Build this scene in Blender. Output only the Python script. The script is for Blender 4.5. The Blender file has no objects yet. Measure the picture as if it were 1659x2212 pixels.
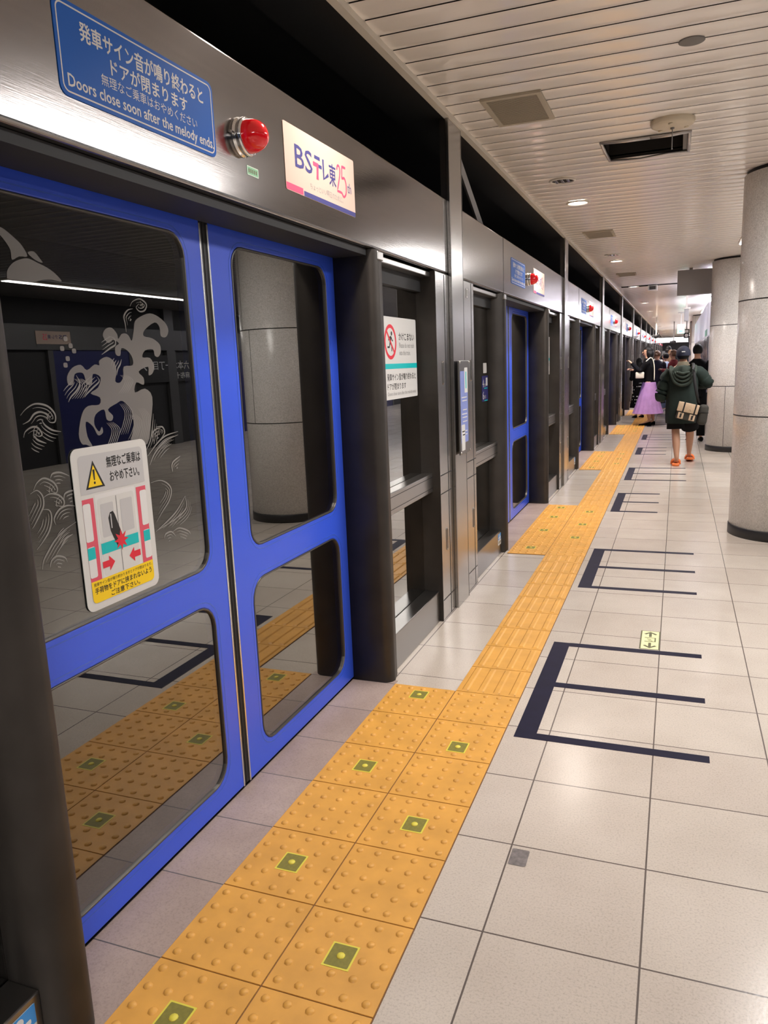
import bpy, bmesh, math, random
from mathutils import Vector, Matrix
PI = math.pi
random.seed(7)
SC = bpy.context.scene
COL = SC.collection

# ------------------------------------------------------------------ camera
F_PX = 1639.1
CAM_LOC = (1.2179, -3.1886, 1.5023)
YAW, PITCH, ROLL = 0.3707, 0.1907, -0.0407
B_ = Matrix(((1, 0, 0), (0, 0, -1), (0, 1, 0)))
cy, sy = math.cos(YAW), math.sin(YAW)
cp, sp = math.cos(PITCH), math.sin(PITCH)
cr, sr = math.cos(ROLL), math.sin(ROLL)
RCAM = (Matrix(((cr, -sr, 0), (sr, cr, 0), (0, 0, 1))) @ Matrix(((1, 0, 0), (0, cp, -sp), (0, sp, cp)))
        @ Matrix(((cy, 0, sy), (0, 1, 0), (-sy, 0, cy))) @ B_)
cam = bpy.data.cameras.new('camera')
cam.sensor_fit = 'VERTICAL'
cam.sensor_height = 24.0
cam.lens = F_PX / 2212.0 * 24.0
cam.clip_end = 300
camo = bpy.data.objects.new('camera', cam)
COL.objects.link(camo)
camo.matrix_world = Matrix.Translation(CAM_LOC) @ Matrix((RCAM[0], -RCAM[1], -RCAM[2])).transposed().to_4x4()
SC.camera = camo

# ------------------------------------------------------------------ view + world
SC.view_settings.view_transform = 'Standard'
SC.view_settings.look = 'None'
SC.view_settings.gamma = 1.0
SC.view_settings.use_curve_mapping = False
SC.view_settings.exposure = 0.30
w = bpy.data.worlds.new('world')
SC.world = w
w.use_nodes = True
w.node_tree.nodes['Background'].inputs[0].default_value = (0.95, 0.92, 1.0, 1)
w.node_tree.nodes['Background'].inputs[1].default_value = 0.05

# ------------------------------------------------------------------ lights of the station
CEIL = 2.86
LUM_X = 2.16                       # linear luminaires over the column row
LUM_Y = [-12.0, -6.0, 0.05, 6.05, 12.05, 18.05, 24.05, 30.05, 36.05, 42.05, 48.05, 54.05, 60.05]
LUM_LEN, LUM_W = 1.9, 0.50
FAR_X = 6.9                        # continuous line of light at the opposite platform edge
FAR_Y = [-8.0, -1.5, 5.0, 11.5, 18.0, 24.5, 31.0, 37.5, 44.0, 50.5, 57.0]
DOWN_X = 0.34
DOWN_Y = [-5.2, -0.5, 4.15, 8.8, 13.45, 18.9, 23.1, 27.6, 32.4, 38.2, 44.0, 50.0, 57.0]
LUM_POWER, FAR_POWER, DOWN_POWER = 58.0, 80.0, 27.0


def area_light(name, x, y, z, sx, sy_, power, color, spread=PI):
    l = bpy.data.lights.new(name, 'AREA')
    l.shape = 'RECTANGLE'
    l.size, l.size_y = sx, sy_
    l.energy = power
    l.color = color
    l.spread = spread
    o = bpy.data.objects.new(name, l)
    o.location = (x, y, z)
    COL.objects.link(o)
    return o


WHITE_L = (1.0, 0.955, 0.915)
COOL_L = (0.95, 0.92, 1.0)
WARM_L = (1.0, 0.88, 0.79)
for i, y in enumerate(LUM_Y):
    area_light('luminaire_light', LUM_X, y + LUM_LEN / 2, CEIL - 0.03, LUM_W - .03, LUM_LEN - .04, LUM_POWER * (1.0 if y < 9 else 1.8),
               WHITE_L if y < 9 else COOL_L)
for i, y in enumerate(FAR_Y):
    area_light('edge_light', FAR_X, y + 2.5, CEIL - 0.03, 0.12, 5.0, FAR_POWER, WHITE_L if y < 9 else COOL_L)
for i, y in enumerate(DOWN_Y):
    l = bpy.data.lights.new('downlight_light', 'AREA')
    l.shape = 'DISK'
    l.size = 0.15
    l.energy = DOWN_POWER * (.55 if y < 0 else 1.0)
    l.color = WARM_L
    l.spread = 2.2
    o = bpy.data.objects.new('downlight_light', l)
    o.location = (DOWN_X, y, CEIL - 0.022)
    COL.objects.link(o)

# ------------------------------------------------------------------ materials
MATS = {}


def srgb(r, g, b):
    f = lambda c: (c / 255 / 12.92) if c / 255 <= .04045 else ((c / 255 + .055) / 1.055) ** 2.4
    return (f(r), f(g), f(b))


def mat(name, col, rough=.5, metal=0.0, spec=.5, var=0.0, vscale=40, bump=0.0, bscale=200, bmap=(1, 1, 1),
        emit=0.0, emit_col=None, coat=0.0, aniso=0.0, trans=0.0, alpha=1.0):
    m = bpy.data.materials.new(name)
    m.use_nodes = True
    nt = m.node_tree
    p = nt.nodes['Principled BSDF']
    p.inputs['Base Color'].default_value = (*col, 1)
    p.inputs['Roughness'].default_value = rough
    p.inputs['Metallic'].default_value = metal
    p.inputs['Specular IOR Level'].default_value = spec
    p.inputs['Coat Weight'].default_value = coat
    p.inputs['Coat Roughness'].default_value = .05
    p.inputs['Alpha'].default_value = alpha
    p.inputs['Transmission Weight'].default_value = trans
    if aniso:
        p.inputs['Anisotropic'].default_value = aniso
    if emit:
        p.inputs['Emission Color'].default_value = (*(emit_col or col), 1)
        p.inputs['Emission Strength'].default_value = emit
    tc = None
    if var or bump:
        tc = nt.nodes.new('ShaderNodeTexCoord')
        mp = nt.nodes.new('ShaderNodeMapping')
        mp.inputs['Scale'].default_value = bmap
        nt.links.new(tc.outputs['Object'], mp.inputs['Vector'])
    if var:
        n = nt.nodes.new('ShaderNodeTexNoise')
        n.inputs['Scale'].default_value = vscale
        n.inputs['Detail'].default_value = 4
        nt.links.new(mp.outputs['Vector'], n.inputs['Vector'])
        r = nt.nodes.new('ShaderNodeMapRange')
        r.inputs[1].default_value, r.inputs[2].default_value = .3, .7
        r.inputs[3].default_value, r.inputs[4].default_value = 1 - var, 1 + var
        nt.links.new(n.outputs['Fac'], r.inputs[0])
        mx = nt.nodes.new('ShaderNodeVectorMath')
        mx.operation = 'SCALE'
        mx.inputs[0].default_value = col
        nt.links.new(r.outputs[0], mx.inputs['Scale'])
        nt.links.new(mx.outputs[0], p.inputs['Base Color'])
    if bump:
        n = nt.nodes.new('ShaderNodeTexNoise')
        n.inputs['Scale'].default_value = bscale
        n.inputs['Detail'].default_value = 3
        nt.links.new(mp.outputs['Vector'], n.inputs['Vector'])
        b = nt.nodes.new('ShaderNodeBump')
        b.inputs['Strength'].default_value = bump
        b.inputs['Distance'].default_value = .002
        nt.links.new(n.outputs['Fac'], b.inputs['Height'])
        nt.links.new(b.outputs['Normal'], p.inputs['Normal'])
    MATS[name] = m
    return m


steel = mat('brushed_steel', (.27, .257, .25), .17, 1.0, bump=.05, bscale=30, bmap=(1, .35, 10), var=.04, vscale=5)
steel_p = mat('panel_steel', (.39, .378, .365), .24, 1.0, bump=.05, bscale=30, bmap=(1, .35, 10), var=.04, vscale=5)
steel_d = mat('dark_steel', (.27, .262, .255), .30, 1.0, bump=.05, bscale=30, bmap=(1, 1, 10))
chrome = mat('chrome', (.8, .8, .8), .08, 1.0)
bronze = mat('dark_bronze', (.060, .054, .049), .5, .75, var=.15, vscale=6)
rail_m = mat('grey_rail', (.42, .41, .395), .3, 1.0)
black_m = mat('black_paint', (.012, .012, .013), .6)
tunnel_m = mat('tunnel_black', (.006, .006, .007), .8)
soffit_m = mat('soffit_black', (.012, .012, .013), .5)
rubber = mat('rubber', (.012, .012, .012), .55)
bead_m = mat('dark_bead', (.13, .125, .12), .42, .8)
blue_m = mat('blue_paint', (.040, .108, .78), .28, 0, .5, bump=.03, bscale=60)
blue_edge = mat('blue_bead', (.05, .12, .62), .22)
silver_line = mat('silver_bead', (.75, .75, .75), .25, 1.0)
white_m = mat('white_vinyl', (.66, .66, .645), .5, spec=.3)
cream_ad = mat('cream_card', (.47, .37, .315), .55, spec=.2)
sign_blue = mat('sign_blue', (.008, .105, .46), .5, spec=.15)
navy = mat('navy_vinyl', (.009, .008, .026), .6, spec=.2, var=.15, vscale=14)
navy_ink = mat('navy_ink', (.03, .03, .16), .5)
pink_ink = mat('pink_ink', (.80, .05, .13), .5)
red_ink = mat('red_ink', (.72, .02, .045), .5)
rose_ink = mat('rose_ink', (.70, .09, .14), .5)
teal_ink = mat('teal_ink', (.0, .50, .52), .5)
black_ink = mat('black_ink', (.012, .012, .012), .5)
grey_ink = mat('grey_ink', (.25, .25, .25), .5)
grey_card = mat('grey_card', (.52, .52, .53), .5)
lgrey_card = mat('pale_grey_card', (.72, .72, .72), .5)
yellow_ink = mat('yellow_ink', (.93, .63, .005), .5)
lime_v = mat('lime_vinyl', (.70, .62, .07), .5)
olive_field = mat('olive_field', (.20, .18, .03), .6, var=.12, vscale=90)
pale_yel = mat('pale_yellow_vinyl', (.82, .82, .42), .5)
olive_ink = mat('olive_ink', (.10, .10, .045), .5)
green_lbl = mat('green_label', (.18, .45, .26), .5)
red_lens = mat('red_lens', (.70, .004, .010), .12, 0, .5, emit=.12, emit_col=(.9, .005, .01), coat=.6)
tact_m = mat('tactile_yellow', (.66, .335, .062), .5, var=.10, vscale=9)
grout_t = mat('tactile_joint', (.18, .085, .035), .8)
disc_em = mat('lamp_disc', (1, 1, 1), .5, emit=9.0, emit_col=(1.0, .90, .80))
lum_em = mat('lamp_diffuser', (1, 1, 1), .5, emit=7.0, emit_col=(.97, .96, 1.0))
trim_w = mat('white_trim', (.72, .68, .60), .4)
vent_m = mat('vent_beige', (.46, .41, .32), .55)
vent_d = mat('vent_dark', (.08, .07, .055), .6)
grey_disc = mat('grey_speaker', (.19, .18, .17), .6)
plast = mat('cream_plastic', (.66, .58, .44), .45)
dark_in = mat('hatch_dark', (.02, .016, .014), .9)
foil = mat('foil_edge', (.55, .52, .50), .3, .6, bump=.5, bscale=30)
base_blk = mat('column_base_black', (.016, .015, .015), .45)
board_grey = mat('signboard_grey', (.30, .29, .285), .55)
exit_em = mat('exit_sign_face', (.55, 1, .80), .5, emit=1.3, emit_col=(.5, 1, .78))
panel_white = mat('lit_white_panel', (.86, .85, .93), .35, emit=.25, emit_col=(.86, .84, 1))  # faint glow added in place of light reflected by the white panel
mint = mat('mint_stripe', (.35, .80, .62), .4)
wall_dk = mat('end_wall_grey', (.035, .035, .038), .6)
pinkwall = mat('far_wall_rose', (.50, .37, .36), .6)
frost = mat('frosted_decal', (.34, .325, .31), .8, alpha=.52)
frost_l = mat('frosted_line', (.42, .41, .39), .8, alpha=.55)
skin_m = mat('skin', (.62, .36, .24), .5, spec=.4)
skin_b = mat('skin_tan', (.50, .27, .17), .5, spec=.4)
hair_m = mat('black_hair', (.006, .005, .005), .6, spec=.25)
hair_b = mat('brown_hair', (.16, .075, .035), .5)
hair_l = mat('light_brown_hair', (.32, .19, .11), .5)
cl_green = mat('dark_green_cloth', (.007, .017, .0125), .85, var=.2, vscale=12)
cl_hood = mat('green_grey_cloth', (.028, .040, .030), .85, var=.2, vscale=14)
cl_collar = mat('olive_cloth', (.12, .10, .065), .85)
cl_black = mat('black_cloth', (.005, .005, .006), .9, spec=.12)
cl_navy = mat('navy_cloth', (.010, .012, .030), .8)
cl_lilac = mat('lilac_cloth', (.45, .25, .53), .75, var=.08, vscale=10)
cl_blue = mat('pale_blue_cloth', (.55, .66, .86), .8)
cl_denim = mat('denim_cloth', (.12, .19, .38), .8)
cl_white = mat('white_cloth', (.80, .78, .76), .8)
cl_red = mat('red_cloth', (.30, .04, .05), .8)
cl_brown = mat('brown_cloth', (.20, .12, .08), .8)
orange_m = mat('orange_rubber', (.85, .20, .045), .5)
canvas = mat('beige_canvas', (.62, .46, .31), .85, var=.08, vscale=30)
pouch_m = mat('charcoal_canvas', (.045, .042, .035), .85)
cream_strap = mat('cream_strap', (.72, .68, .55), .7)


def mathn(nt, op, a, b=None):
    n = nt.nodes.new('ShaderNodeMath')
    n.operation = op
    for k, v in enumerate((a, b)):
        if v is None:
            continue
        if isinstance(v, (int, float)):
            n.inputs[k].default_value = v
        else:
            nt.links.new(v, n.inputs[k])
    return n.outputs[0]


def glass_mat():
    m = bpy.data.materials.new('tinted_glass')
    m.use_nodes = True
    nt = m.node_tree
    nt.nodes.clear()
    out = nt.nodes.new('ShaderNodeOutputMaterial')
    mx = nt.nodes.new('ShaderNodeMixShader')
    tr = nt.nodes.new('ShaderNodeBsdfTransparent')
    tr.inputs[0].default_value = (.42, .42, .42, 1)
    gl = nt.nodes.new('ShaderNodeBsdfGlossy')
    gl.inputs['Roughness'].default_value = .0
    gl.inputs['Color'].default_value = (.95, .94, .90, 1)
    lw = nt.nodes.new('ShaderNodeLayerWeight')
    lw.inputs['Blend'].default_value = .5
    pw = mathn(nt, 'POWER', lw.outputs['Facing'], 2.3)
    nt.links.new(mathn(nt, 'MINIMUM', mathn(nt, 'ADD', mathn(nt, 'MULTIPLY', pw, .85), .10), 1.0), mx.inputs[0])
    nt.links.new(tr.outputs[0], mx.inputs[1])
    nt.links.new(gl.outputs[0], mx.inputs[2])
    nt.links.new(mx.outputs[0], out.inputs[0])
    return m


glass = glass_mat()


def nodes_of(name):
    m = bpy.data.materials.new(name)
    m.use_nodes = True
    return m, m.node_tree, m.node_tree.nodes['Principled BSDF']


def ramp(nt, fac, stops):
    r = nt.nodes.new('ShaderNodeValToRGB')
    els = r.color_ramp.elements
    while len(els) < len(stops):
        els.new(.5)
    for e, (p, c) in zip(els, stops):
        e.position = p
        e.color = (*c, 1)
    nt.links.new(fac, r.inputs[0])
    return r.outputs[0]


def noise(nt, vec, scale, detail=4, rough=.55):
    n = nt.nodes.new('ShaderNodeTexNoise')
    n.inputs['Scale'].default_value = scale
    n.inputs['Detail'].default_value = detail
    n.inputs['Roughness'].default_value = rough
    nt.links.new(vec, n.inputs['Vector'])
    return n.outputs['Fac']


def tile_mat(name, px, ox, py, oy, joint, c1, c2, cj, rough):
    m, nt, p = nodes_of(name)
    tc = nt.nodes.new('ShaderNodeTexCoord')
    sx = nt.nodes.new('ShaderNodeSeparateXYZ')
    nt.links.new(tc.outputs['Object'], sx.inputs[0])

    def seam(o, per, off):
        v = mathn(nt, 'DIVIDE', mathn(nt, 'SUBTRACT', o, off), per)
        f = mathn(nt, 'FRACT', mathn(nt, 'ADD', v, 1000.5))
        d = mathn(nt, 'MULTIPLY', mathn(nt, 'ABSOLUTE', mathn(nt, 'SUBTRACT', f, .5)), per)
        return mathn(nt, 'LESS_THAN', d, joint / 2), mathn(nt, 'FLOOR', mathn(nt, 'ADD', v, 1000.0))

    s1, i1 = seam(sx.outputs[0], px, ox)
    s2, i2 = seam(sx.outputs[1], py, oy)
    sm = mathn(nt, 'MAXIMUM', s1, s2)
    base = ramp(nt, noise(nt, tc.outputs['Object'], 3.0, 6), [(.3, c1), (.7, c2)])
    fine = noise(nt, tc.outputs['Object'], 160, 3, .7)
    fine = ramp(nt, fine, [(.32, (.80, .79, .78)), (.5, (1, 1, 1)), (.72, (1.05, 1.04, 1.03))])
    wn = nt.nodes.new('ShaderNodeTexWhiteNoise')
    wn.noise_dimensions = '2D'
    cx = nt.nodes.new('ShaderNodeCombineXYZ')
    nt.links.new(i1, cx.inputs[0])
    nt.links.new(i2, cx.inputs[1])
    nt.links.new(cx.outputs[0], wn.inputs['Vector'])
    tint = ramp(nt, wn.outputs['Value'], [(0, (.95, .93, .925)), (1, (1.03, 1.03, 1.03))])
    a = nt.nodes.new('ShaderNodeMix'); a.data_type = 'RGBA'; a.blend_type = 'MULTIPLY'; a.inputs[0].default_value = 1
    nt.links.new(base, a.inputs[6]); nt.links.new(fine, a.inputs[7])
    b = nt.nodes.new('ShaderNodeMix'); b.data_type = 'RGBA'; b.blend_type = 'MULTIPLY'; b.inputs[0].default_value = 1
    nt.links.new(a.outputs[2], b.inputs[6]); nt.links.new(tint, b.inputs[7])
    c = nt.nodes.new('ShaderNodeMix'); c.data_type = 'RGBA'
    nt.links.new(sm, c.inputs[0]); nt.links.new(b.outputs[2], c.inputs[6]); c.inputs[7].default_value = (*cj, 1)
    nt.links.new(c.outputs[2], p.inputs['Base Color'])
    p.inputs['Roughness'].default_value = rough
    p.inputs['Specular IOR Level'].default_value = .5
    bp = nt.nodes.new('ShaderNodeBump')
    bp.inputs['Strength'].default_value = .12
    bp.inputs['Distance'].default_value = .0015
    nt.links.new(noise(nt, tc.outputs['Object'], 120, 2), bp.inputs['Height'])
    nt.links.new(bp.outputs['Normal'], p.inputs['Normal'])
    MATS[name] = m
    return m


floor_m = tile_mat('floor_tile', .4, .775, .395, .135, .005, (.51, .455, .395), (.58, .525, .462), (.12, .10, .09), .22)
granite_m = tile_mat('granite_strip', 9.0, 4.0, .3, 0.0, .004, (.30, .23, .20), (.42, .335, .30), (.09, .08, .08), .5)


def speckle_mat(name, cols, rough):
    m, nt, p = nodes_of(name)
    tc = nt.nodes.new('ShaderNodeTexCoord')
    v = nt.nodes.new('ShaderNodeTexVoronoi')
    v.inputs['Scale'].default_value = 150
    nt.links.new(tc.outputs['Object'], v.inputs['Vector'])
    sp_ = nt.nodes.new('ShaderNodeSeparateColor')
    nt.links.new(v.outputs['Color'], sp_.inputs[0])
    c = ramp(nt, sp_.outputs[0], [(0, cols[0]), (.35, cols[1]), (.7, cols[2]), (1, cols[3])])
    nt.links.new(c, p.inputs['Base Color'])
    p.inputs['Roughness'].default_value = rough
    return m


column_m = speckle_mat('granite_column', [(.60, .575, .545), (.72, .70, .665), (.77, .745, .71), (.86, .84, .81)], .24)

m_, nt_, p_ = nodes_of('ceiling_slat')
tc_ = nt_.nodes.new('ShaderNodeTexCoord')
nt_.links.new(ramp(nt_, noise(nt_, tc_.outputs['Object'], 1.3, 3), [(.3, (.90, .85, .785)), (.7, (.935, .89, .83))]), p_.inputs['Base Color'])
p_.inputs['Roughness'].default_value = .16
p_.inputs['Specular IOR Level'].default_value = .75
ceil_m = m_


# ------------------------------------------------------------------ mesh builder
def SX(x):      # (u, v, w) -> (x + w, u, v): a face looking to +X, u along the platform, v up
    return Matrix(((0, 0, 1, x), (1, 0, 0, 0), (0, 1, 0, 0), (0, 0, 0, 1)))


def SFLOOR(x, y, z):   # (u, v, w) -> (x+u, y+v, z+w)
    return Matrix.Translation((x, y, z))


def rrect(u0, u1, v0, v1, r, n=5):
    out = []
    for cx, cy_, a0 in ((u1 - r, v0 + r, -PI / 2), (u1 - r, v1 - r, 0), (u0 + r, v1 - r, PI / 2), (u0 + r, v0 + r, PI)):
        for k in range(n + 1):
            a = a0 + PI / 2 * k / n
            out.append((cx + r * math.cos(a), cy_ + r * math.sin(a)))
    return out


def smooth_loop(pts, sub=3, closed=True):
    n = len(pts)
    out = []
    rng = range(n) if closed else range(n - 1)
    g = (lambda i: Vector(pts[i % n])) if closed else (lambda i: Vector(pts[min(max(i, 0), n - 1)]))
    for i in rng:
        a, b, c, d = g(i - 1), g(i), g(i + 1), g(i + 2)
        for k in range(sub):
            t = k / sub
            out.append(tuple(.5 * (2 * b + (c - a) * t + (2 * a - 5 * b + 4 * c - d) * t * t + (3 * b - a - 3 * c + d) * t ** 3)))
    if not closed:
        out.append(tuple(pts[-1]))
    return out


_tmp_col = bpy.data.collections.new('tmp')
COL.children.link(_tmp_col)


def eval_mesh(o):
    _tmp_col.objects.link(o)
    dg = bpy.context.evaluated_depsgraph_get()
    me = bpy.data.meshes.new_from_object(o.evaluated_get(dg))
    bpy.data.objects.remove(o)
    return me


_plates = {}


def plate_mesh(outer, holes, thick, bevel=0.0):
    key = (tuple(outer), tuple(map(tuple, holes)), thick, bevel)
    if key in _plates:
        return _plates[key]
    c = bpy.data.curves.new('plate', 'CURVE')
    c.dimensions = '2D'
    c.fill_mode = 'BOTH'
    c.extrude = thick / 2 - bevel
    c.bevel_depth = bevel
    c.bevel_resolution = 1
    c.offset = -bevel
    for loop in [outer] + list(holes):
        s = c.splines.new('POLY')
        s.points.add(len(loop) - 1)
        for p, q in zip(s.points, loop):
            p.co = (q[0], q[1], 0, 1)
        s.use_cyclic_u = True
    me = eval_mesh(bpy.data.objects.new('plate', c))
    _plates[key] = me
    return me


_texts = {}


def text_mesh(s, bold):
    if (s, bold) in _texts:
        return _texts[(s, bold)]
    c = bpy.data.curves.new('text', 'FONT')
    c.body = s
    c.size = 1.0
    c.offset = bold
    c.resolution_u = 2
    me = eval_mesh(bpy.data.objects.new('text', c))
    xs = [v.co.x for v in me.vertices]
    ys = [v.co.y for v in me.vertices]
    _texts[(s, bold)] = (me, min(xs), max(xs), min(ys), max(ys))
    return _texts[(s, bold)]


class G:
    def __init__(self):
        self.v, self.f, self.m, self.s = [], [], [], []

    def add(self, vs, fs, mi=0, smooth=False, M=None):
        o = len(self.v)
        if M is not None:
            vs = [tuple(M @ Vector(p)) for p in vs]
        self.v += [tuple(p) for p in vs]
        for f in fs:
            self.f.append(tuple(i + o for i in f))
            self.m.append(mi)
            self.s.append(smooth)
        return self

    def mesh(self, me, mi=0, M=None, smooth=False):
        return self.add([v.co for v in me.vertices], [tuple(p.vertices) for p in me.polygons], mi, smooth, M)

    def bm(self, bm, mi=0, smooth=False, M=None):
        bm.verts.index_update()
        self.add([v.co.copy() for v in bm.verts], [tuple(v.index for v in f.verts) for f in bm.faces], mi, smooth, M)
        bm.free()
        return self

    def box(self, x0, x1, y0, y1, z0, z1, mi=0, bev=0.0, seg=2, M=None):
        if bev <= 0:
            vs = [(x, y, z) for x in (x0, x1) for y in (y0, y1) for z in (z0, z1)]
            fs = [(0, 1, 3, 2), (4, 6, 7, 5), (0, 4, 5, 1), (2, 3, 7, 6), (0, 2, 6, 4), (1, 5, 7, 3)]
            return self.add(vs, fs, mi, False, M)
        b = bmesh.new()
        bmesh.ops.create_cube(b, size=1)
        for q in b.verts:
            q.co = Vector(((x0 + x1) / 2 + q.co.x * (x1 - x0), (y0 + y1) / 2 + q.co.y * (y1 - y0), (z0 + z1) / 2 + q.co.z * (z1 - z0)))
        bmesh.ops.bevel(b, geom=list(b.edges), offset=bev, segments=seg, affect='EDGES', profile=.5)
        return self.bm(b, mi, seg > 2, M)

    def lathe(self, prof, n=24, M=None, mi=0, smooth=True, cap=True):
        vs = [(r * math.cos(2 * PI * k / n), r * math.sin(2 * PI * k / n), z) for r, z in prof for k in range(n)]
        fs = []
        for i in range(len(prof) - 1):
            for k in range(n):
                fs.append((i * n + k, i * n + (k + 1) % n, (i + 1) * n + (k + 1) % n, (i + 1) * n + k))
        self.add(vs, fs, mi, smooth, M)
        if cap:
            o = len(self.v) - len(vs)
            for i, rev in ((0, True), (len(prof) - 1, False)):
                if prof[i][0] > 1e-6:
                    idx = [o + i * n + k for k in range(n)]
                    self.f.append(tuple(reversed(idx)) if rev else tuple(idx))
                    self.m.append(mi)
                    self.s.append(False)
        return self

    def tube(self, pts, r, n=8, mi=0, smooth=True, flat=1.0, M=None):
        pts = [Vector(p) for p in pts]
        rs = r if isinstance(r, (list, tuple)) else [r] * len(pts)
        vs, fs = [], []
        up = Vector((0, 0, 1))
        for i, p in enumerate(pts):
            d = (pts[min(i + 1, len(pts) - 1)] - pts[max(i - 1, 0)]).normalized()
            u = up if abs(d.dot(up)) < .95 else Vector((0, 1, 0))
            a = d.cross(u).normalized()
            b = a.cross(d).normalized()
            for k in range(n):
                t = 2 * PI * k / n
                vs.append(tuple(p + (a * math.cos(t) + b * math.sin(t) * flat) * rs[i]))
        for i in range(len(pts) - 1):
            for k in range(n):
                fs.append((i * n + k, i * n + (k + 1) % n, (i + 1) * n + (k + 1) % n, (i + 1) * n + k))
        fs.append(tuple(range(n - 1, -1, -1)))
        fs.append(tuple((len(pts) - 1) * n + k for k in range(n)))
        return self.add(vs, fs, mi, smooth, M)

    def flat(self, pts, M, w=0.0, mi=0):      # one n-gon lying on a sign's plane
        return self.add([(p[0], p[1], w) for p in pts], [tuple(range(len(pts)))], mi, False, M)

    def ribbon(self, pts, wd, M, w=0.0, mi=0, closed=False, taper=False):
        n = len(pts)
        P = [Vector((p[0], p[1])) for p in pts]
        vs, fs = [], []
        for i in range(n):
            if closed:
                d = P[(i + 1) % n] - P[i - 1]
            else:
                d = P[min(i + 1, n - 1)] - P[max(i - 1, 0)]
            if d.length < 1e-9:
                d = Vector((1, 0))
            d.normalize()
            k = wd / 2
            if taper:
                k *= max(.25, math.sin(PI * (i + .6) / (n + .2)))
            nn = Vector((-d.y, d.x)) * k
            vs += [(P[i].x + nn.x, P[i].y + nn.y, w), (P[i].x - nn.x, P[i].y - nn.y, w)]
        for i in range(n if closed else n - 1):
            j = (i + 1) % n
            fs.append((2 * i, 2 * i + 1, 2 * j + 1, 2 * j))
        return self.add(vs, fs, mi, False, M)

    def text(self, s, u0, u1, v0, v1, M, w=.0006, mi=0, bold=.02):
        me, a, b, c, d = text_mesh(s, 0.0)
        if bold > .015:
            k = (v1 - v0) * bold * .55
            for q, (du, dv) in enumerate(((-k, 0), (k, 0), (0, k), (0, -k))):
                self.text(s, u0 + du, u1 + du, v0 + dv, v1 + dv, M, w + .00002 * q, mi, 0.0)
        sx_, sy_ = (u1 - u0) / (b - a), (v1 - v0) / (d - c)
        T = M @ Matrix(((sx_, 0, 0, u0 - a * sx_), (0, sy_, 0, v0 - c * sy_), (0, 0, 1, w), (0, 0, 0, 1)))
        return self.mesh(me, mi, T)

    def me(self, name, mats):
        me = bpy.data.meshes.new(name)
        me.from_pydata(self.v, [], self.f)
        for mt in mats:
            me.materials.append(mt)
        me.polygons.foreach_set('material_index', self.m)
        me.polygons.foreach_set('use_smooth', self.s)
        me.update()
        return me

    def obj(self, name, mats, parent=None, loc=None, label=None):
        if not isinstance(mats, (list, tuple)):
            mats = [mats]
        o = bpy.data.objects.new(name, self.me(name, mats))
        COL.objects.link(o)
        if parent is not None:
            o.parent = parent
        if loc is not None:
            o.location = loc
        if label:
            o['label'] = label
        return o


def thing(name, label, cat, loc=(0, 0, 0), group=None, rz=0.0):
    o = bpy.data.objects.new(name, None)
    o.empty_display_size = .1
    COL.objects.link(o)
    o.location = loc
    o.rotation_euler = (0, 0, rz)
    o['label'] = label
    o['category'] = cat
    if group:
        o['group'] = group
    return o


def tag(o, label, cat, group=None, kind=None):
    o['label'] = label
    o['category'] = cat
    if group:
        o['group'] = group
    if kind:
        o['kind'] = kind
    return o


def struct(o, label=None):
    o['kind'] = 'structure'
    if label:
        o['label'] = label
    return o


def dup(root, loc, label, group=None):
    r = root.copy()
    COL.objects.link(r)
    r.location = loc
    r['label'] = label
    if group:
        r['group'] = group
    for ch in list(root.children):
        c = ch.copy()
        COL.objects.link(c)
        c.parent = r
        for gch in list(ch.children):
            d = gch.copy()
            COL.objects.link(d)
            d.parent = c
    return r


# ================================================================== SETTING
Y0, Y1 = -9.5, 66.0
struct(G().box(-.22, 8.62, Y0, Y1, -.3, 0).obj('floor', floor_m), 'cream square floor tiles of the platform')
# ceiling of convex slats, with two openings
HOLES = [(.72, 1.24, 2.30, 2.76), (.10, 1.30, 13.33, 13.62)]
PIT, OFF = .165, -.05
g = G()
k0, k1 = int((Y0 - OFF) / PIT), int((Y1 - OFF) / PIT)
for k in range(k0, k1):
    a = OFF + k * PIT
    segs = [(0.0, 2.62), (2.63, 8.6)]
    for hx0, hx1, hy0, hy1 in HOLES:
        if a + PIT / 2 > hy0 and a + PIT / 2 < hy1:
            segs = [(0.0, hx0), (hx1, 2.62), (2.63, 8.6)]
    prof = [(a + .006, .02), (a + .006, .004), (a + .012, .0012), (a + .045, -.0004), (a + PIT / 2, -.0010), (a + PIT - .045, -.0004), (a + PIT - .012, .0012),
            (a + PIT - .006, .004), (a + PIT - .006, .02)]
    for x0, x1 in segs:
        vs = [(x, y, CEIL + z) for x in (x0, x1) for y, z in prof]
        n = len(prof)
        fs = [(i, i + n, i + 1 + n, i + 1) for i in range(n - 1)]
        g.add(vs, fs[:1] + fs[-1:], 1, False)  # groove sides painted dark, so the gaps between slats look shaded
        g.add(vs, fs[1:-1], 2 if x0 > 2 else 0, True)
hb = [(0.0, .72, Y0, Y1), (1.3, 8.6, Y0, Y1), (.72, 1.3, Y0, 2.26), (.72, 1.3, 2.755, Y1)]
for x0, x1, y0, y1 in hb:
    g.box(x0, x1, y0, y1, CEIL + .0205, CEIL + .03, 1)
g.box(.4, 1.7, 2.2, 3.1, CEIL + .45, CEIL + .47, 1)
for x0, x1, y0, y1 in ((.68, .72, 2.22, 2.80), (1.24, 1.28, 2.22, 2.80), (.68, 1.28, 2.22, 2.26), (.68, 1.28, 2.755, 2.80)):
    g.box(x0, x1, y0, y1, CEIL + .02, CEIL + .45, 1)
struct(g.obj('ceiling', [ceil_m, dark_in, mat('dark_slat', (.10, .098, .095), .3)]), 'cream slatted metal ceiling')
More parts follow.
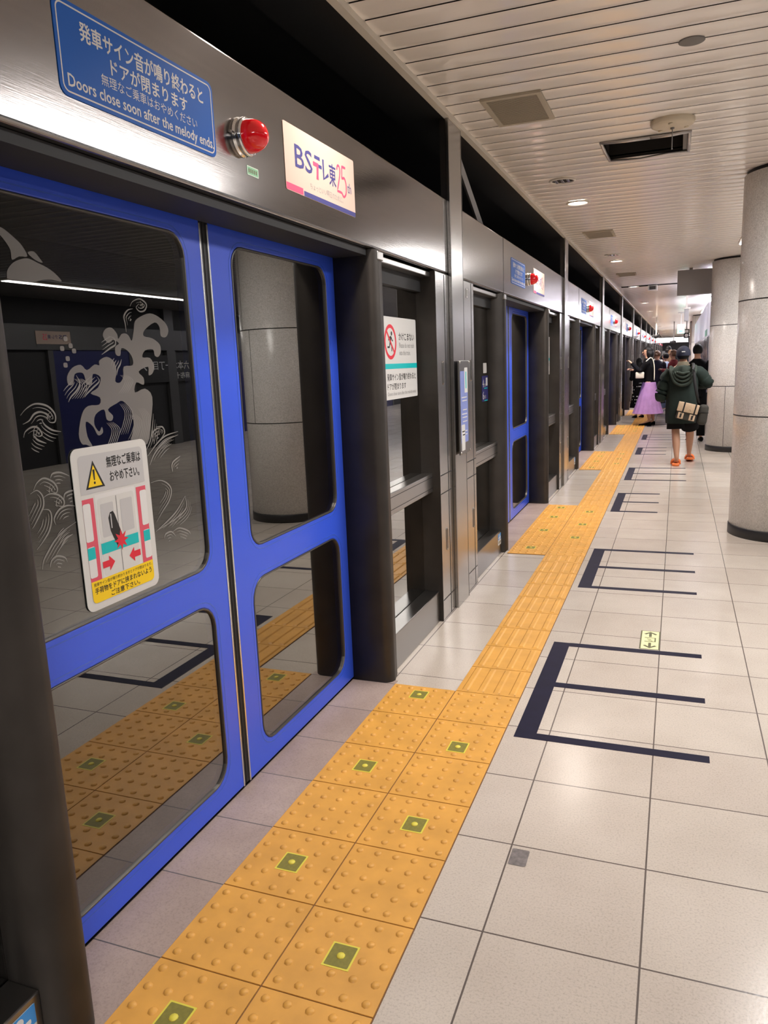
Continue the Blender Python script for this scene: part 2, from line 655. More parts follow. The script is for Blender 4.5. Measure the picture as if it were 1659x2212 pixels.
struct(G().box(-.035, .0, Y0, Y1, CEIL - .028, CEIL + .03).obj('trim_1', trim_w), 'pale metal edge strip of the ceiling')
struct(G().box(-5, -.035, Y0, Y1, CEIL + .06, CEIL + .12).obj('ceiling_over_track', soffit_m))
struct(G().box(-.30, -.035, Y0, Y1, CEIL - .02, CEIL + .06).obj('trim_2', soffit_m), 'black soffit above the platform screen')
struct(G().box(-5.1, -5, Y0, Y1, -1.6, CEIL + .12).obj('wall_left', tunnel_m), 'black tunnel wall beyond the track')
struct(G().box(-5, -.75, Y0, Y1, -1.7, -1.6).obj('floor_track', tunnel_m))
struct(G().box(-.75, -.22, Y0, Y1, -1.6, -.02).obj('trim_3', black_m), 'black platform edge below the screen doors')
# opposite platform edge: its own screen doors, seen only as a reflection
g = G().box(8.6, 8.7, Y0, Y1, 0, CEIL + .03, 1)
g.box(8.52, 8.6, Y0, Y1, 2.0, 2.42, 0)
for k in range(15):
    y = -7.2 + 4.88 * k
    g.box(8.56, 8.6, y, y + 2.0, 0, 2.0, 2)
    g.box(8.55, 8.6, y + 2.0, y + 2.12, 0, 2.0, 0)
    g.box(8.55, 8.6, y - .12, y, 0, 2.0, 0)
    g.box(8.53, 8.6, y + 3.2, y + 3.5, 0, CEIL, 0)
struct(g.obj('wall_right', [mat('far_steel', (.10, .10, .10), .4, .6), black_m, mat('deep_blue', (.008, .012, .09), .35)]), 'opposite platform screen doors in dark steel and blue')
struct(G().box(-5, 8.7, Y1, Y1 + .2, -1.6, CEIL + .1).obj('wall_end', wall_dk), 'dark grey wall at the far end')
struct(G().box(-5, 8.7, Y0 - .2, Y0, -1.6, CEIL + .1).obj('wall_back', wall_dk))

# granite strip in every door recess is part of the setting
OFFS = [0.0, 4.76, 9.50] + [9.50 + 4.88 * k for k in range(1, 12)]     # platform doorways
OFF_T = [0.0, 4.70, 9.42] + [9.45 + 4.88 * k for k in range(1, 12)]    # tactile blocks
NM = len(OFFS)
g = G()
for o in OFFS:
    g.box(-.22, -.001, o - 2.06, o + .04, 0.0, .0025)
struct(g.obj('floor_recess', granite_m), 'grey granite sills in the doorways')

ORD = ['first', 'second', 'third', 'fourth', 'fifth', 'sixth', 'seventh', 'eighth', 'ninth', 'tenth', 'eleventh', 'twelfth', 'thirteenth', 'fourteenth', 'fifteenth']


def nth(i):
    return 'nearest' if i == 0 else ORD[i]

# ================================================================== PLATFORM SCREEN DOORS
XD = -.235          # middle of a door leaf's thickness


def ring(g, loop, wd, M, w, mi):
    g.ribbon(loop, wd, M, w, mi, closed=True)


def make_leaf(far):
    """far half: seam on its low-Y side; near half: seam on its high-Y side"""
    if far:
        y0, y1, ha, hb_, la = -.978, .035, -.845, -.085, -.862
        up, lo = rrect(ha, hb_, .865, 1.925, .07), rrect(la, hb_, .095, .745, .085)
    else:
        y0, y1, ha, hb_ = -2.035, -1.022, -1.915, -1.112
        up, lo = rrect(ha, hb_, .865, 1.925, .07), rrect(ha, hb_, .095, .745, .085)
    yc = (y0 + y1) / 2
    t = thing('sliding_door_leaf', '', 'door', (XD, yc, 0))
    sh = lambda L: [(p[0] - yc, p[1]) for p in L]
    g = G().mesh(plate_mesh(rrect(y0 - yc, y1 - yc, .014, 2.06, .006, 2), [sh(up), sh(lo)], .040, .004), 0, SX(0))
    for L in (up, lo):
        us = [p[0] for p in L]
        vs = [p[1] for p in L]
        ring(g, sh(rrect(min(us) - .017, max(us) + .017, min(vs) - .017, max(vs) + .017, .095)), .004, SX(0), .0204, 1)
    g.obj('door_frame', [blue_m, blue_edge], t)
    for nm, L in (('upper_pane', up), ('lower_pane', lo)):
        pg = G().mesh(plate_mesh(sh(L), [], .004), 0, SX(.011))
        pane = pg.obj(nm, glass, t)
        b = G()
        b.mesh(plate_mesh(sh(L), [sh(rrect(min(p[0] for p in L) + .006, max(p[0] for p in L) - .006, min(p[1] for p in L) + .006, max(p[1] for p in L) - .006, .066 if nm[0] == 'u' else .079))], .012, .002), 0, SX(.0155))
        b.obj('glazing_bead', bead_m, pane, label='thin metal bead around the glass')
    s0, s1 = (y0 - .020, y0) if far else (y1, y1 + .020)
    g = G().box(-.018, .016, s0 - yc, s1 - yc, .014, 2.05, 0)
    yl = (y0 - yc) if far else (y1 - yc)
    g.box(.0160, .0215, yl - .004, yl + .004, .014, 2.05, 1)
    g.obj('edge_seal', [rubber, silver_line], t, label='black rubber edge seal with a thin silver line')
    return t


leaf_far0, leaf_near0 = make_leaf(True), make_leaf(False)
YF, YN = leaf_far0.location.y, leaf_near0.location.y


def leaf_label(i, far):
    a = 'far' if far else 'near'
    if i == 0:
        return ('blue sliding door leaf with plain glass beside the grey jamb' if far else
                'blue sliding door leaf with wave decals and yellow warning sticker on its glass')
    return f'blue sliding door leaf, {a} half of the {ORD[i]} doorway along the platform'


for i, o in enumerate(OFFS):
    for far, src, yy in ((True, leaf_far0, YF), (False, leaf_near0, YN)):
        if i == 0:
            src['label'] = leaf_label(0, far)
            src['group'] = 'blue sliding door leaves'
        else:
            dup(src, (XD, o + yy, 0), leaf_label(i, far))

# ---- frosted wave decals on the nearest leaf
cloud = [(-1.508, 1.61), (-1.495, 1.628), (-1.47, 1.632), (-1.451, 1.616), (-1.448, 1.603), (-1.433, 1.616), (-1.415, 1.618), (-1.403, 1.612), (-1.392, 1.599), (-1.379, 1.629), (-1.37, 1.653), (-1.341, 1.668), (-1.3, 1.678), (-1.262, 1.67), (-1.229, 1.651), (-1.22, 1.63), (-1.235, 1.612), (-1.259, 1.615), (-1.261, 1.64), (-1.282, 1.653), (-1.33, 1.631), (-1.338, 1.613), (-1.3, 1.607), (-1.268, 1.59), (-1.266, 1.568), (-1.28, 1.554), (-1.296, 1.558), (-1.302, 1.575), (-1.339, 1.572), (-1.353, 1.553), (-1.32, 1.551), (-1.304, 1.529), (-1.313, 1.508), (-1.333, 1.502), (-1.332, 1.526), (-1.376, 1.513), (-1.357, 1.495), (-1.36, 1.475), (-1.391, 1.483), (-1.401, 1.455), (-1.356, 1.464), (-1.326, 1.438), (-1.343, 1.367), (-1.369, 1.305), (-1.439, 1.313), (-1.421, 1.36), (-1.425, 1.405), (-1.456, 1.434), (-1.482, 1.429), (-1.519, 1.415), (-1.502, 1.397), (-1.509, 1.384), (-1.528, 1.389), (-1.534, 1.416), (-1.568, 1.405), (-1.577, 1.38), (-1.562, 1.359), (-1.55, 1.371), (-1.548, 1.355), (-1.568, 1.35), (-1.582, 1.374), (-1.607, 1.389), (-1.607, 1.350), (-1.592, 1.322), (-1.615, 1.330), (-1.63, 1.334), (-1.637, 1.36), (-1.618, 1.409), (-1.592, 1.429), (-1.55, 1.43), (-1.545, 1.449), (-1.578, 1.461), (-1.548, 1.475), (-1.534, 1.501), (-1.561, 1.511), (-1.569, 1.486), (-1.588, 1.485), (-1.593, 1.505), (-1.601, 1.515), (-1.627, 1.512), (-1.636, 1.488), (-1.653, 1.486), (-1.654, 1.507), (-1.633, 1.528), (-1.602, 1.535), (-1.582, 1.521), (-1.552, 1.535), (-1.534, 1.533), (-1.532, 1.545), (-1.502, 1.555), (-1.475, 1.542), (-1.469, 1.515), (-1.478, 1.489), (-1.459, 1.485), (-1.443, 1.501), (-1.437, 1.528), (-1.4, 1.531), (-1.397, 1.551), (-1.414, 1.571), (-1.439, 1.578), (-1.447, 1.558), (-1.464, 1.561), (-1.464, 1.581), (-1.447, 1.591), (-1.470, 1.600), (-1.490, 1.591)]
dome = [(-1.804, 1.735), (-1.8, 1.751), (-1.781, 1.769), (-1.754, 1.78), (-1.732, 1.783), (-1.706, 1.776), (-1.681, 1.769), (-1.655, 1.757), (-1.635, 1.739), (-1.669, 1.741), (-1.701, 1.737), (-1.729, 1.73), (-1.77, 1.73), (-1.801, 1.731)]
trunk = [(-1.90, 1.86), (-1.86, 1.86), (-1.814, 1.846), (-1.794, 1.84), (-1.768, 1.825), (-1.749, 1.811), (-1.736, 1.788), (-1.761, 1.785), (-1.783, 1.775), (-1.784, 1.796), (-1.798, 1.816), (-1.816, 1.829), (-1.86, 1.835), (-1.90, 1.83)]
leafp = [(-1.734, 1.796), (-1.714, 1.801), (-1.697, 1.786), (-1.691, 1.778), (-1.713, 1.782)]
LINES = [
    [(-1.488, 1.61), (-1.465, 1.604), (-1.462, 1.588), (-1.484, 1.578), (-1.505, 1.568), (-1.52, 1.561)],
    [(-1.444, 1.548), (-1.451, 1.535), (-1.463, 1.522), (-1.47, 1.505)],
    [(-1.623, 1.509), (-1.613, 1.49), (-1.625, 1.472), (-1.65, 1.455), (-1.66, 1.443)],
    [(-1.548, 1.504), (-1.541, 1.491), (-1.566, 1.476), (-1.591, 1.461), (-1.602, 1.452)],
    [(-1.817, 1.421), (-1.8, 1.434), (-1.776, 1.444), (-1.753, 1.444), (-1.727, 1.435), (-1.71, 1.416), (-1.713, 1.398), (-1.729, 1.398), (-1.739, 1.409)],
    [(-1.813, 1.4), (-1.793, 1.407), (-1.776, 1.421), (-1.756, 1.425), (-1.738, 1.418), (-1.728, 1.402)],
    [(-1.816, 1.369), (-1.809, 1.382), (-1.788, 1.391), (-1.77, 1.388), (-1.759, 1.372), (-1.769, 1.367), (-1.782, 1.374)],
    [(-1.755, 1.407), (-1.746, 1.392), (-1.724, 1.378), (-1.697, 1.372)], [(-1.784, 1.371), (-1.775, 1.359), (-1.749, 1.348)],
    [(-1.336, 1.302), (-1.343, 1.331), (-1.323, 1.344), (-1.3, 1.346)],
    [(-1.385, 1.693), (-1.372, 1.707), (-1.339, 1.716), (-1.313, 1.703), (-1.322, 1.686), (-1.344, 1.681), (-1.359, 1.691), (-1.346, 1.702)],
    [(-1.412, 1.622), (-1.413, 1.645), (-1.415, 1.665), (-1.397, 1.682), (-1.375, 1.687)],
    [(-1.807, 1.241), (-1.794, 1.257), (-1.771, 1.265), (-1.744, 1.252), (-1.732, 1.234), (-1.738, 1.223), (-1.755, 1.232)],
    [(-1.75, 1.262), (-1.741, 1.272), (-1.715, 1.271), (-1.687, 1.258)],
    [(-1.783, 1.217), (-1.76, 1.224), (-1.732, 1.217), (-1.715, 1.2), (-1.721, 1.186), (-1.746, 1.194)],
    [(-1.715, 1.2), (-1.709, 1.216), (-1.685, 1.22), (-1.674, 1.215)],
    [(-1.751, 1.144), (-1.754, 1.161), (-1.734, 1.18), (-1.706, 1.185), (-1.68, 1.179)],
    [(-1.818, 1.234), (-1.797, 1.239), (-1.782, 1.223), (-1.782, 1.2), (-1.796, 1.181), (-1.817, 1.158), (-1.825, 1.151)],
    [(-1.787, 1.19), (-1.766, 1.184), (-1.762, 1.163), (-1.774, 1.135), (-1.796, 1.114), (-1.82, 1.097)],
    [(-1.811, 1.045), (-1.804, 1.065), (-1.786, 1.084), (-1.761, 1.106), (-1.728, 1.124), (-1.682, 1.138)],
    [(-1.786, 1.044), (-1.779, 1.059), (-1.76, 1.066), (-1.735, 1.056), (-1.729, 1.043)], [(-1.699, 1.109), (-1.723, 1.103), (-1.745, 1.085)],
    [(-1.381, 1.284), (-1.356, 1.311), (-1.341, 1.345), (-1.329, 1.39)], [(-1.373, 1.27), (-1.326, 1.301), (-1.281, 1.32), (-1.218, 1.327)],
    [(-1.367, 1.243), (-1.341, 1.273), (-1.288, 1.304), (-1.219, 1.317)],
    [(-1.37, 1.191), (-1.327, 1.191), (-1.292, 1.175), (-1.278, 1.152), (-1.294, 1.123), (-1.331, 1.096), (-1.362, 1.071)],
    [(-1.371, 1.043), (-1.314, 1.062), (-1.26, 1.086), (-1.213, 1.123)], [(-1.366, 1.045), (-1.275, 1.061), (-1.213, 1.084), (-1.211, 1.123)],
    [(-1.333, 1.014), (-1.325, 1.026), (-1.297, 1.027), (-1.277, 1.008)], [(-1.292, 1.025), (-1.257, 1.03), (-1.212, 1.011), (-1.202, 0.998)],
    [(-1.264, 1.208), (-1.26, 1.235), (-1.218, 1.251)], [(-1.324, 1.35), (-1.293, 1.348), (-1.284, 1.33), (-1.303, 1.315)]]
g = G()
MD = SX(.0142) @ Matrix.Translation((-YN, 0, 0))
for L in (cloud, dome, trunk, leafp):
    g.flat(smooth_loop(L, 3), MD, 0, 0)
for sx_, sy_ in ((-1.645, 1.60), (-1.66, 1.576), (-1.63, 1.583), (-1.645, 1.551), (-1.655, 1.535), (-1.62, 1.57)):
    g.flat(rrect(sx_ - .007, sx_ + .007, sy_ - .006, sy_ + .006, .004, 3), MD, 0, 0)
rnd = random.Random(3)
for L in LINES:
    S = smooth_loop(L, 5, closed=False)
    g.ribbon(S, .0048, MD, .0002, 1, taper=True)
    for q in range(1, 4):       # echo strokes beside each main stroke
        k = q * .009
        n = len(S)
        e = []
        for i in range(n):
            d = Vector(S[min(i + 1, n - 1)]) - Vector(S[max(i - 1, 0)])
            d = d.normalized() if d.length > 0 else Vector((1, 0))
            e.append((S[i][0] + d.y * k, S[i][1] - d.x * k))
        a, b = int(n * (.12 + .1 * q)), int(n * (.96 - .05 * q))
        if b - a > 3:
            g.ribbon(e[a:b], .0026, MD, .0002, 1, taper=True)
# hanging water strands inside the curls
for cx, cz, hh in ((-1.47, 1.385, .085), (-1.53, 1.345, .07), (-1.435, 1.36, .07), (-1.395, 1.36, .10), (-1.455, 1.48, .05), (-1.63, 1.475, .05)):
    for q in range(5):
        g.ribbon(smooth_loop([(cx + .006 * q, cz + hh / 2), (cx + .018 + .008 * q, cz + hh * .2), (cx + .004 + .008 * q, cz - hh * .2), (cx - .016 + .009 * q, cz - hh / 2)], 4, False), .0026, MD, .0003, 1, taper=True)
g.obj('wave_decal', [frost, frost_l], leaf_near0, label='frosted decal of curling waves and clouds on the glass')

# ---- fixed glass bays between the doorways
XG = -.145


def jamb(g, ya, yb, corner_hi, mi=0):
    # rounded corner toward the opening and the platform
    pts = []
    r = .045
    if corner_hi:      # opening on the high-Y side
        pts = [(-.23, ya), (-.03, ya)]
        pts += [(-.015 - r + r * math.sin(a), yb - r + r * math.cos(a)) for a in [PI / 2 * (1 - k / 8) for k in range(9)]]
        pts += [(-.23, yb)]
    else:
        pts = [(-.23, ya)]
        pts += [(-.015 - r + r * math.sin(a), ya + r - r * math.cos(a)) for a in [PI / 2 * k / 8 for k in range(9)]]
        pts += [(-.03, yb), (-.23, yb)]
    n = len(pts)
    vs = [(x, y, z) for z in (.0, 1.998) for x, y in pts]
    g.add(vs, [(i, (i + 1) % n, n + (i + 1) % n, n + i) for i in range(n)], mi, True)
    g.add(vs, [tuple(range(n - 1, -1, -1)), tuple(n + i for i in range(n))], mi, False)


def make_bay(far):
    t = thing('fixed_screen_bay', '', 'screen', (0, 0, 0), 'fixed glass bays between the doorways')
    if far:        # beyond a doorway: jamb, window, end panel, post
        j0, j1, w0, w1, p0, p1 = 0.0, .115, .115, .93, .93, 1.20
    else:
        j0, j1, w0, w1, p0, p1 = -2.13, -2.0, -2.99, -2.13, -3.45, -2.99
    g = G()
    jamb(g, j0, j1, not far)
    g.box(-.05, -.012, (j0 + .03) if far else (j0 + .015), (j1 - .02) if far else (j1 - .04), 1.955, 1.992, 1, .004)
    jo = g.obj('jamb_post', [bronze, rail_m], t, label='dark rounded jamb post')
    for pr in jo.data.polygons:
        pr.use_smooth = pr.use_smooth and abs(pr.normal.z) < .5
    G().box(XG - .004, XG + .002, w0, w1, .0, 1.99).obj('glass_pane', glass, t)
    g = G().box(XG + .002, -.075, w0, w1, .777, .885, 0, .004)
    for z in (.80, .862):
        g.box(-.076, -.0742, w0, w1, z, z + .003, 1)
    g.obj('mid_rail', [rail_m, black_m], t)
    g = G().box(XG + .002, -.052, w0, w1, .0, .185, 0, .004)
    g.obj('sill_panel', steel_d, t)
    g = G().box(XG + .002, -.06, w0, w1, 1.965, 1.992, 0, .004).box(XG + .002, XG + .03, w0, w1, 1.89, 1.965, 1)
    g.obj('head_rail', [rail_m, black_m], t)
    g = G().box(-.22, -.032, p0, p1, .0, 1.998, 1).box(-.032, -.030, p0 + .003, p1 - .003, .004, 1.993, 0)  # sides coloured dark bronze to imitate the dark reflection in the steel
    for z in (.865, .758, .122):
        a, b = (p0 + .012, p1 - .03) if far else (max(p0, -3.28) + .02, p1 - .012)
        g.box(-.0301, -.0292, a, b, z, z + .006, 2)
    e = .03
    g.box(-.030, -.0288, (p0 + .165) if far else (p1 - .065), (p0 + .172) if far else (p1 - .06), .004, 1.99, 2)
    panel = g.obj('end_panel', [steel_p, bronze, black_m], t)
    for z in (1.38, .41):
        yc = (p0 + .11) if far else (p1 - .09)
        G().mesh(plate_mesh(rrect(yc - .013, yc + .013, z, z + .135, .012), [rrect(yc - .008, yc + .008, z + .006, z + .129, .008)], .004), 0, SX(-.028)).box(-.030, -.0285, yc - .003, yc + .003, z + .02, z + .06).obj('latch', rail_m, panel)
    return t


bay_far0, bay_near0 = make_bay(True), make_bay(False)
for i, o in enumerate(OFFS):
    for far, src in ((True, bay_far0), (False, bay_near0)):
        side = 'beyond' if far else 'before'
        lab = f'fixed glass bay in dark steel frame just {side} the {nth(i)} blue doorway'
        if i == 0:
            src['label'] = lab
        else:
            dup(src, (0, o, 0), lab)

# ---- headers, posts
HB, HT = 2.0, 2.408


def header_sec(y0, y1, dz=0.0, dx=0.0):
    # one cover: flat brushed face, small rounded lower and upper edges
    prof = [(-.20, HB + dz)]
    r = .012
    prof += [(-.030 + dx - r + r * math.sin(a), HB + dz + r - r * math.cos(a)) for a in [PI / 2 * k / 5 for k in range(6)]]
    r = .010
    prof += [(-.030 + dx - r + r * math.cos(a), HT - r + r * math.sin(a)) for a in [PI / 2 * k / 4 for k in range(5)]]
    prof += [(-.20, HT)]
    n = len(prof)
    vs = [(x, y, z) for y in (y0, y1) for x, z in prof]
    return vs, [(i, i + n, (i + 1) % n + n, (i + 1) % n) for i in range(n)], [tuple(range(n)), tuple(range(2 * n - 1, n - 1, -1))]


def make_header():
    t = thing('door_header', '', 'header', (0, 0, 0), 'steel headers over the doorways')
    for nm, a, b, dz, dx in (('door_cover', -2.056, .062, 0, .002), ('side_cover', .066, 1.26, 0, 0), ('side_cover', -3.47, -2.06, 0, 0)):
        vs, f1, f2 = header_sec(a, b, dz, dx)
        G().add(vs, f1, 0, False).add(vs, f2, 0, False).obj(nm, steel, t)
    G().box(-.205, -.055, -1.995, -.005, 1.972, 1.999).obj('door_slot', black_m, t)  # black strip put in as the shade in the gap below the header
    return t


hd0 = make_header()
for i, o in enumerate(OFFS):
    lab = 'brushed steel header with blue notice and advert over the nearest doorway' if i == 0 else f'brushed steel header over the {ORD[i]} blue doorway along the platform'
    if i == 0:
        hd0['label'] = lab
    else:
        dup(hd0, (0, o, 0), lab)


def make_post():
    t = thing('screen_post', '', 'post', (0, 1.325, 0), 'tall steel posts of the platform screen')
    a, b = -.135, .135
    g = G().box(-.030, -.011, a + .02, b - .012, 0, CEIL - .02, 0, .003)
    g.box(-.030, -.009, a, a + .019, 0, CEIL - .02, 0, .003)
    g.box(-.0295, -.015, b - .012, b - .004, 0, CEIL - .02, 2)
    g.box(-.030, -.011, b - .005, b, 0, CEIL - .02, 0)
    g.box(-.0012, -.0002, a + .085, a + .088, 0, 2.3, 2) if False else None
    g.obj('post_cover', [steel_p, rail_m, black_m], t)
    G().box(-.07, -.031, a + .03, b - .02, HT + .002, CEIL - .021).obj('upper_stub', steel_d, t)
    return t


def brace(t):
    b = .135
    G().tube([(-.10, .28, CEIL - .06), (-.10, .98, HT + .015)], .022, 4, smooth=False).obj('diagonal_brace', board_grey, t)


post0 = make_post()
for i, o in enumerate(OFFS):
    lab = f'tall brushed steel post after the {nth(i)} blue doorway, reaching the ceiling'
    if i == 0:
        post0['label'] = lab
    else:
        dup(post0, (0, o + 1.325, 0), lab)
brace(post0)

# ---- red warning lamps
t = thing('warning_lamp', '', 'lamp', (-.028, -1.04, 2.19), 'red door warning lamps')
RX = Matrix.Rotation(PI / 2, 4, 'Y')
g = G().lathe([(.056, 0), (.056, .004), (.050, .006), (.050, .014), (.055, .016), (.055, .026), (.048, .030), (.046, .027)], 32, RX, 0)
g.box(.004, .010, -.075, -.05, -.003, .003)
g.obj('bezel', chrome, t, label='chrome bezel')
G().lathe([(.047, .026), (.048, .036), (.045, .052), (.038, .068), (.027, .080), (.012, .087), (0, .089)], 28, RX, 0, True, False).obj('lens', red_lens, t, label='red domed lens')
for i, o in enumerate(OFFS):
    lab = f'red domed warning lamp on the {nth(i)} steel header'
    if i == 0:
        t['label'] = lab
    else:
        dup(t, (-.028, o - 1.04, 2.19), lab)
g = G().flat(rrect(-.035, .035, -.014, .014, .003), SX(0), .0006, 0)
g.ribbon(rrect(-.033, .033, -.012, .012, .002), .002, SX(0), .0009, 1, True)
for k in range(5):
    g.flat(rrect(-.026 + .011 * k, -.019 + .011 * k, -.006, .006, .001, 1), SX(0), .0009, 2)
tag(g.obj('lamp_label', [green_lbl, white_m, olive_ink], None, (-.028, -.985, 2.105)), 'small green label on the header under the nearest red lamp', 'label')

# ---- blue notices
t = thing('door_notice', '', 'sign', (-.028, -1.485, 2.197), 'blue door notices on the headers')
bw, bh = .298, .098
G().mesh(plate_mesh(rrect(-bw, bw, -bh, bh, .022), [], .002), 0, SX(.001)).obj('plate', sign_blue, t)
g = G().ribbon(rrect(-bw + .010, bw - .010, -bh + .010, bh - .010, .016, 6), .0035, SX(.002), .0004, 0, True)
S = SX(.002)
g.text('発車サイン音が鳴り終わると', -.222, .248, .030, .070, S, .0004, 0, .035)
g.text('ドアが閉まります', -.128, .170, -.012, .024, S, .0004, 0, .035)
g.text('無理なご乗車はおやめください', -.165, .210, -.042, -.017, S, .0004, 0, .008)
g.text('Doors close soon after the melody ends.', -.273, .285, -.084, -.050, S, .0004, 0, .03)
g.obj('lettering', white_m, t, label='white lettering and border line')
for i, o in enumerate(OFFS):
    lab = f'blue bilingual door notice on the {nth(i)} steel header'
    if i == 0:
        t['label'] = lab
    else:
        dup(t, (-.028, o - 1.485, 2.197), lab)

# ---- cream broadcaster adverts
t = thing('header_advert', '', 'sign', (-.028, -.470, 2.205), 'cream adverts on the headers')
aw, ah = .298, .108
G().mesh(plate_mesh(rrect(-aw, aw, -ah, ah, .008), [], .002), 0, SX(.001)).obj('card', cream_ad, t)
S = SX(.002)
g = G()
g.flat([(-aw + .002, -ah + .002), (-.172, -ah + .002), (-.172, -ah + .024), (-aw + .002, -ah + .024)], S, .0004, 1)
g.flat([(-.165, -ah + .001), (aw - .001, -ah + .001), (aw - .001, -ah + .018), (-.165, -ah + .018)], S, .0004, 0)
g.text('BS', -.222, -.088, -.022, .052, S, .0004, 0, .02)
g.flat([(-.068, .038), (-.022, .038), (-.022, .050), (-.068, .050)], S, .0004, 0)
g.flat([(-.050, .012), (-.008, .012), (-.008, .024), (-.050, .024)], S, .0004, 0)
g.flat([(-.080, .012), (-.036, .012), (-.036, .026), (-.080, .026)], S, .0005, 1)
g.flat([(-.052, .018), (-.036, .018), (-.040, -.030), (-.056, -.030)], S, .0006, 1)
g.ribbon([(.006, .050), (.006, -.018), (.048, .004)], .013, S, .0004, 0)
g.text('東', .056, .116, -.028, .050, S, .0004, 0, .02)
g.ribbon(smooth_loop([(.128, .040), (.136, .056), (.152, .056), (.158, .040), (.150, .014), (.126, -.036)], 4, False) + [(.164, -.036)], .0085, S, .0005, 1)
g.ribbon([(.212, .062), (.178, .062)], .0085, S, .0005, 1)
g.ribbon([(.178, .064), (.174, .020)] + smooth_loop([(.176, .018), (.200, .022), (.214, -.002), (.208, -.034), (.186, -.048), (.166, -.034)], 4, False), .0085, S, .0006, 1)
g.text('th', .226, .262, -.026, .012, S, .0004, 0, .0)
g.text('ちょっといい明日のために。', -.112, .178, -.074, -.052, S, .0004, 2, .0)
g.obj('lettering', [navy_ink, pink_ink, grey_ink], t, label='navy and pink lettering with striped foot')
for i, o in enumerate(OFFS):
    lab = f'cream advert with navy and pink letters on the {nth(i)} steel header'
    if i == 0:
        t['label'] = lab
    else:
        dup(t, (-.028, o - .470, 2.205), lab)

# ---- warning sticker on the nearest door glass
t = thing('door_warning_sticker', 'white and yellow caution sticker on the nearest door glass', 'sticker', (-.222, -1.53, 1.105))
W2, H2 = .150, .218
G().mesh(plate_mesh(rrect(-W2, W2, -H2, H2, .024), [], .0016), 0, SX(.0034)).obj('backing', white_m, t)
S = SX(.0042)
g = G()
L = lambda a, b, c, d, mi, w=.0003: g.flat([(a, c), (b, c), (b, d), (a, d)], S, w, mi)
g.flat(rrect(-.128, .128, .100, .198, .014), S, .0003, 0)                                   # grey head
L(-.128, .128, .096, .112, 0, .00045)
g.flat([(-.108, .108), (-.036, .108), (-.074, .182)], S, .0006, 7)
g.flat([(-.099, .113), (-.046, .113), (-.074, .170)], S, .0008, 6)
g.flat([(-.078, .158), (-.070, .158), (-.072, .130), (-.076, .130)], S, .001, 7)
g.flat(rrect(-.0775, -.0705, .119, .126, .003, 3), S, .001, 7)
g.text('無理なご乗車は', -.022, .118, .156, .186, S, .0006, 7, .03)
g.text('おやめ下さい。', -.014, .108, .116, .144, S, .0006, 7, .03)
for s in (-1, 1):                                                                            # car body at both sides
    a, b = sorted((s * .128, s * .086))
    L(a, b, -.138, .084, 5)
    a, b = sorted((s * .128, s * .100))
    g.flat(rrect(a, b, -.030, .072, .006), S, .0006, 1)
    g.flat(rrect(a, b, -.128, -.044, .006), S, .0006, 1)
    L(a, b, -.078, -.046, 4, .0008)
L(-.080, .080, -.138, .090, 1)
g.flat(rrect(-.074, .074, -.136, .078, .010), S, .0005, 8)
for s in (-1, 1):
    a, b = sorted((s * .064, s * .014))
    g.flat(rrect(a, b, -.030, .062, .004), S, .0008, 0)
L(-.0012, .0012, -.136, .076, 2, .0009)
L(-.076, .076, -.074, -.044, 4, .0010)
L(-.076, .076, -.0435, -.040, 8, .0010)
g.flat([(-.038, .020), (-.030, .034), (-.018, .036), (-.012, .026), (.012, -.040), (-.014, -.062), (-.034, -.016)], S, .0012, 7)
L(-.030, -.026, -.010, .030, 0, .0014)
star = [(.004 + (.030 if k % 2 == 0 else .014) * math.cos(PI * k / 8), -.050 + (.030 if k % 2 == 0 else .014) * math.sin(PI * k / 8)) for k in range(16)]
g.flat(star, S, .0014, 3)
for s in (-1, 1):
    g.flat([(s * .078, -.094), (s * .052, -.094), (s * .052, -.082), (s * .030, -.103), (s * .052, -.124), (s * .052, -.112), (s * .078, -.112)], S, .0012, 3)
g.flat([(-.128, -.138), (.128, -.138)] + [p for p in rrect(-.128, .128, -.200, -.138, .014) if p[1] < -.16][::-1], S, .0010, 6) if False else None
L(-.128, .128, -.180, -.138, 6, .0010)
g.flat(rrect(-.128, .128, -.198, -.150, .014), S, .0011, 6)
g.text('発車サイン音が鳴り終わりますとドアが閉まります。', -.120, .122, -.153, -.143, S, .0014, 7, .01)
g.text('手荷物をドアに挟まれないよう', -.118, .118, -.174, -.157, S, .0014, 7, .03)
g.text('ご注意下さい。', -.058, .062, -.194, -.178, S, .0014, 7, .03)
g.obj('print', [grey_card, lgrey_card, grey_ink, red_ink, teal_ink, rose_ink, yellow_ink, black_ink, white_m], t, label='printed train door picture and black lettering')

# ---- white courtesy sign on the window after each doorway
t = thing('window_notice', '', 'sign', (XG + .004, .640, 1.535), 'white window notices')
W3, H3 = .254, .206
G().mesh(plate_mesh(rrect(-W3, W3, -H3, H3, .010), [], .003), 0, SX(.0015)).obj('plate', white_m, t)
S = SX(.003)
g = G()
g.flat([(-W3, -.052), (W3, -.052), (W3, -.026), (-W3, -.026)], S, .0004, 0)
cx, cz, rr = -.155, .082, .078
circ = [(cx + rr * math.cos(2 * PI * k / 32), cz + rr * math.sin(2 * PI * k / 32)) for k in range(32)]
g.ribbon(circ, .018, S, .0004, 1, True)
g.ribbon([(cx - .052, cz + .052), (cx + .052, cz - .052)], .013, S, .0008, 1)
g.flat([(cx + .018 + .011 * math.cos(2 * PI * k / 12), cz + .042 + .011 * math.sin(2 * PI * k / 12)) for k in range(12)], S, .0006, 2)
g.ribbon([(cx + .010, cz + .028), (cx - .006, cz - .004)], .018, S, .0006, 2)
g.ribbon([(cx + .012, cz + .024), (cx + .026, cz + .006), (cx + .036, cz + .008)], .008, S, .0006, 2)
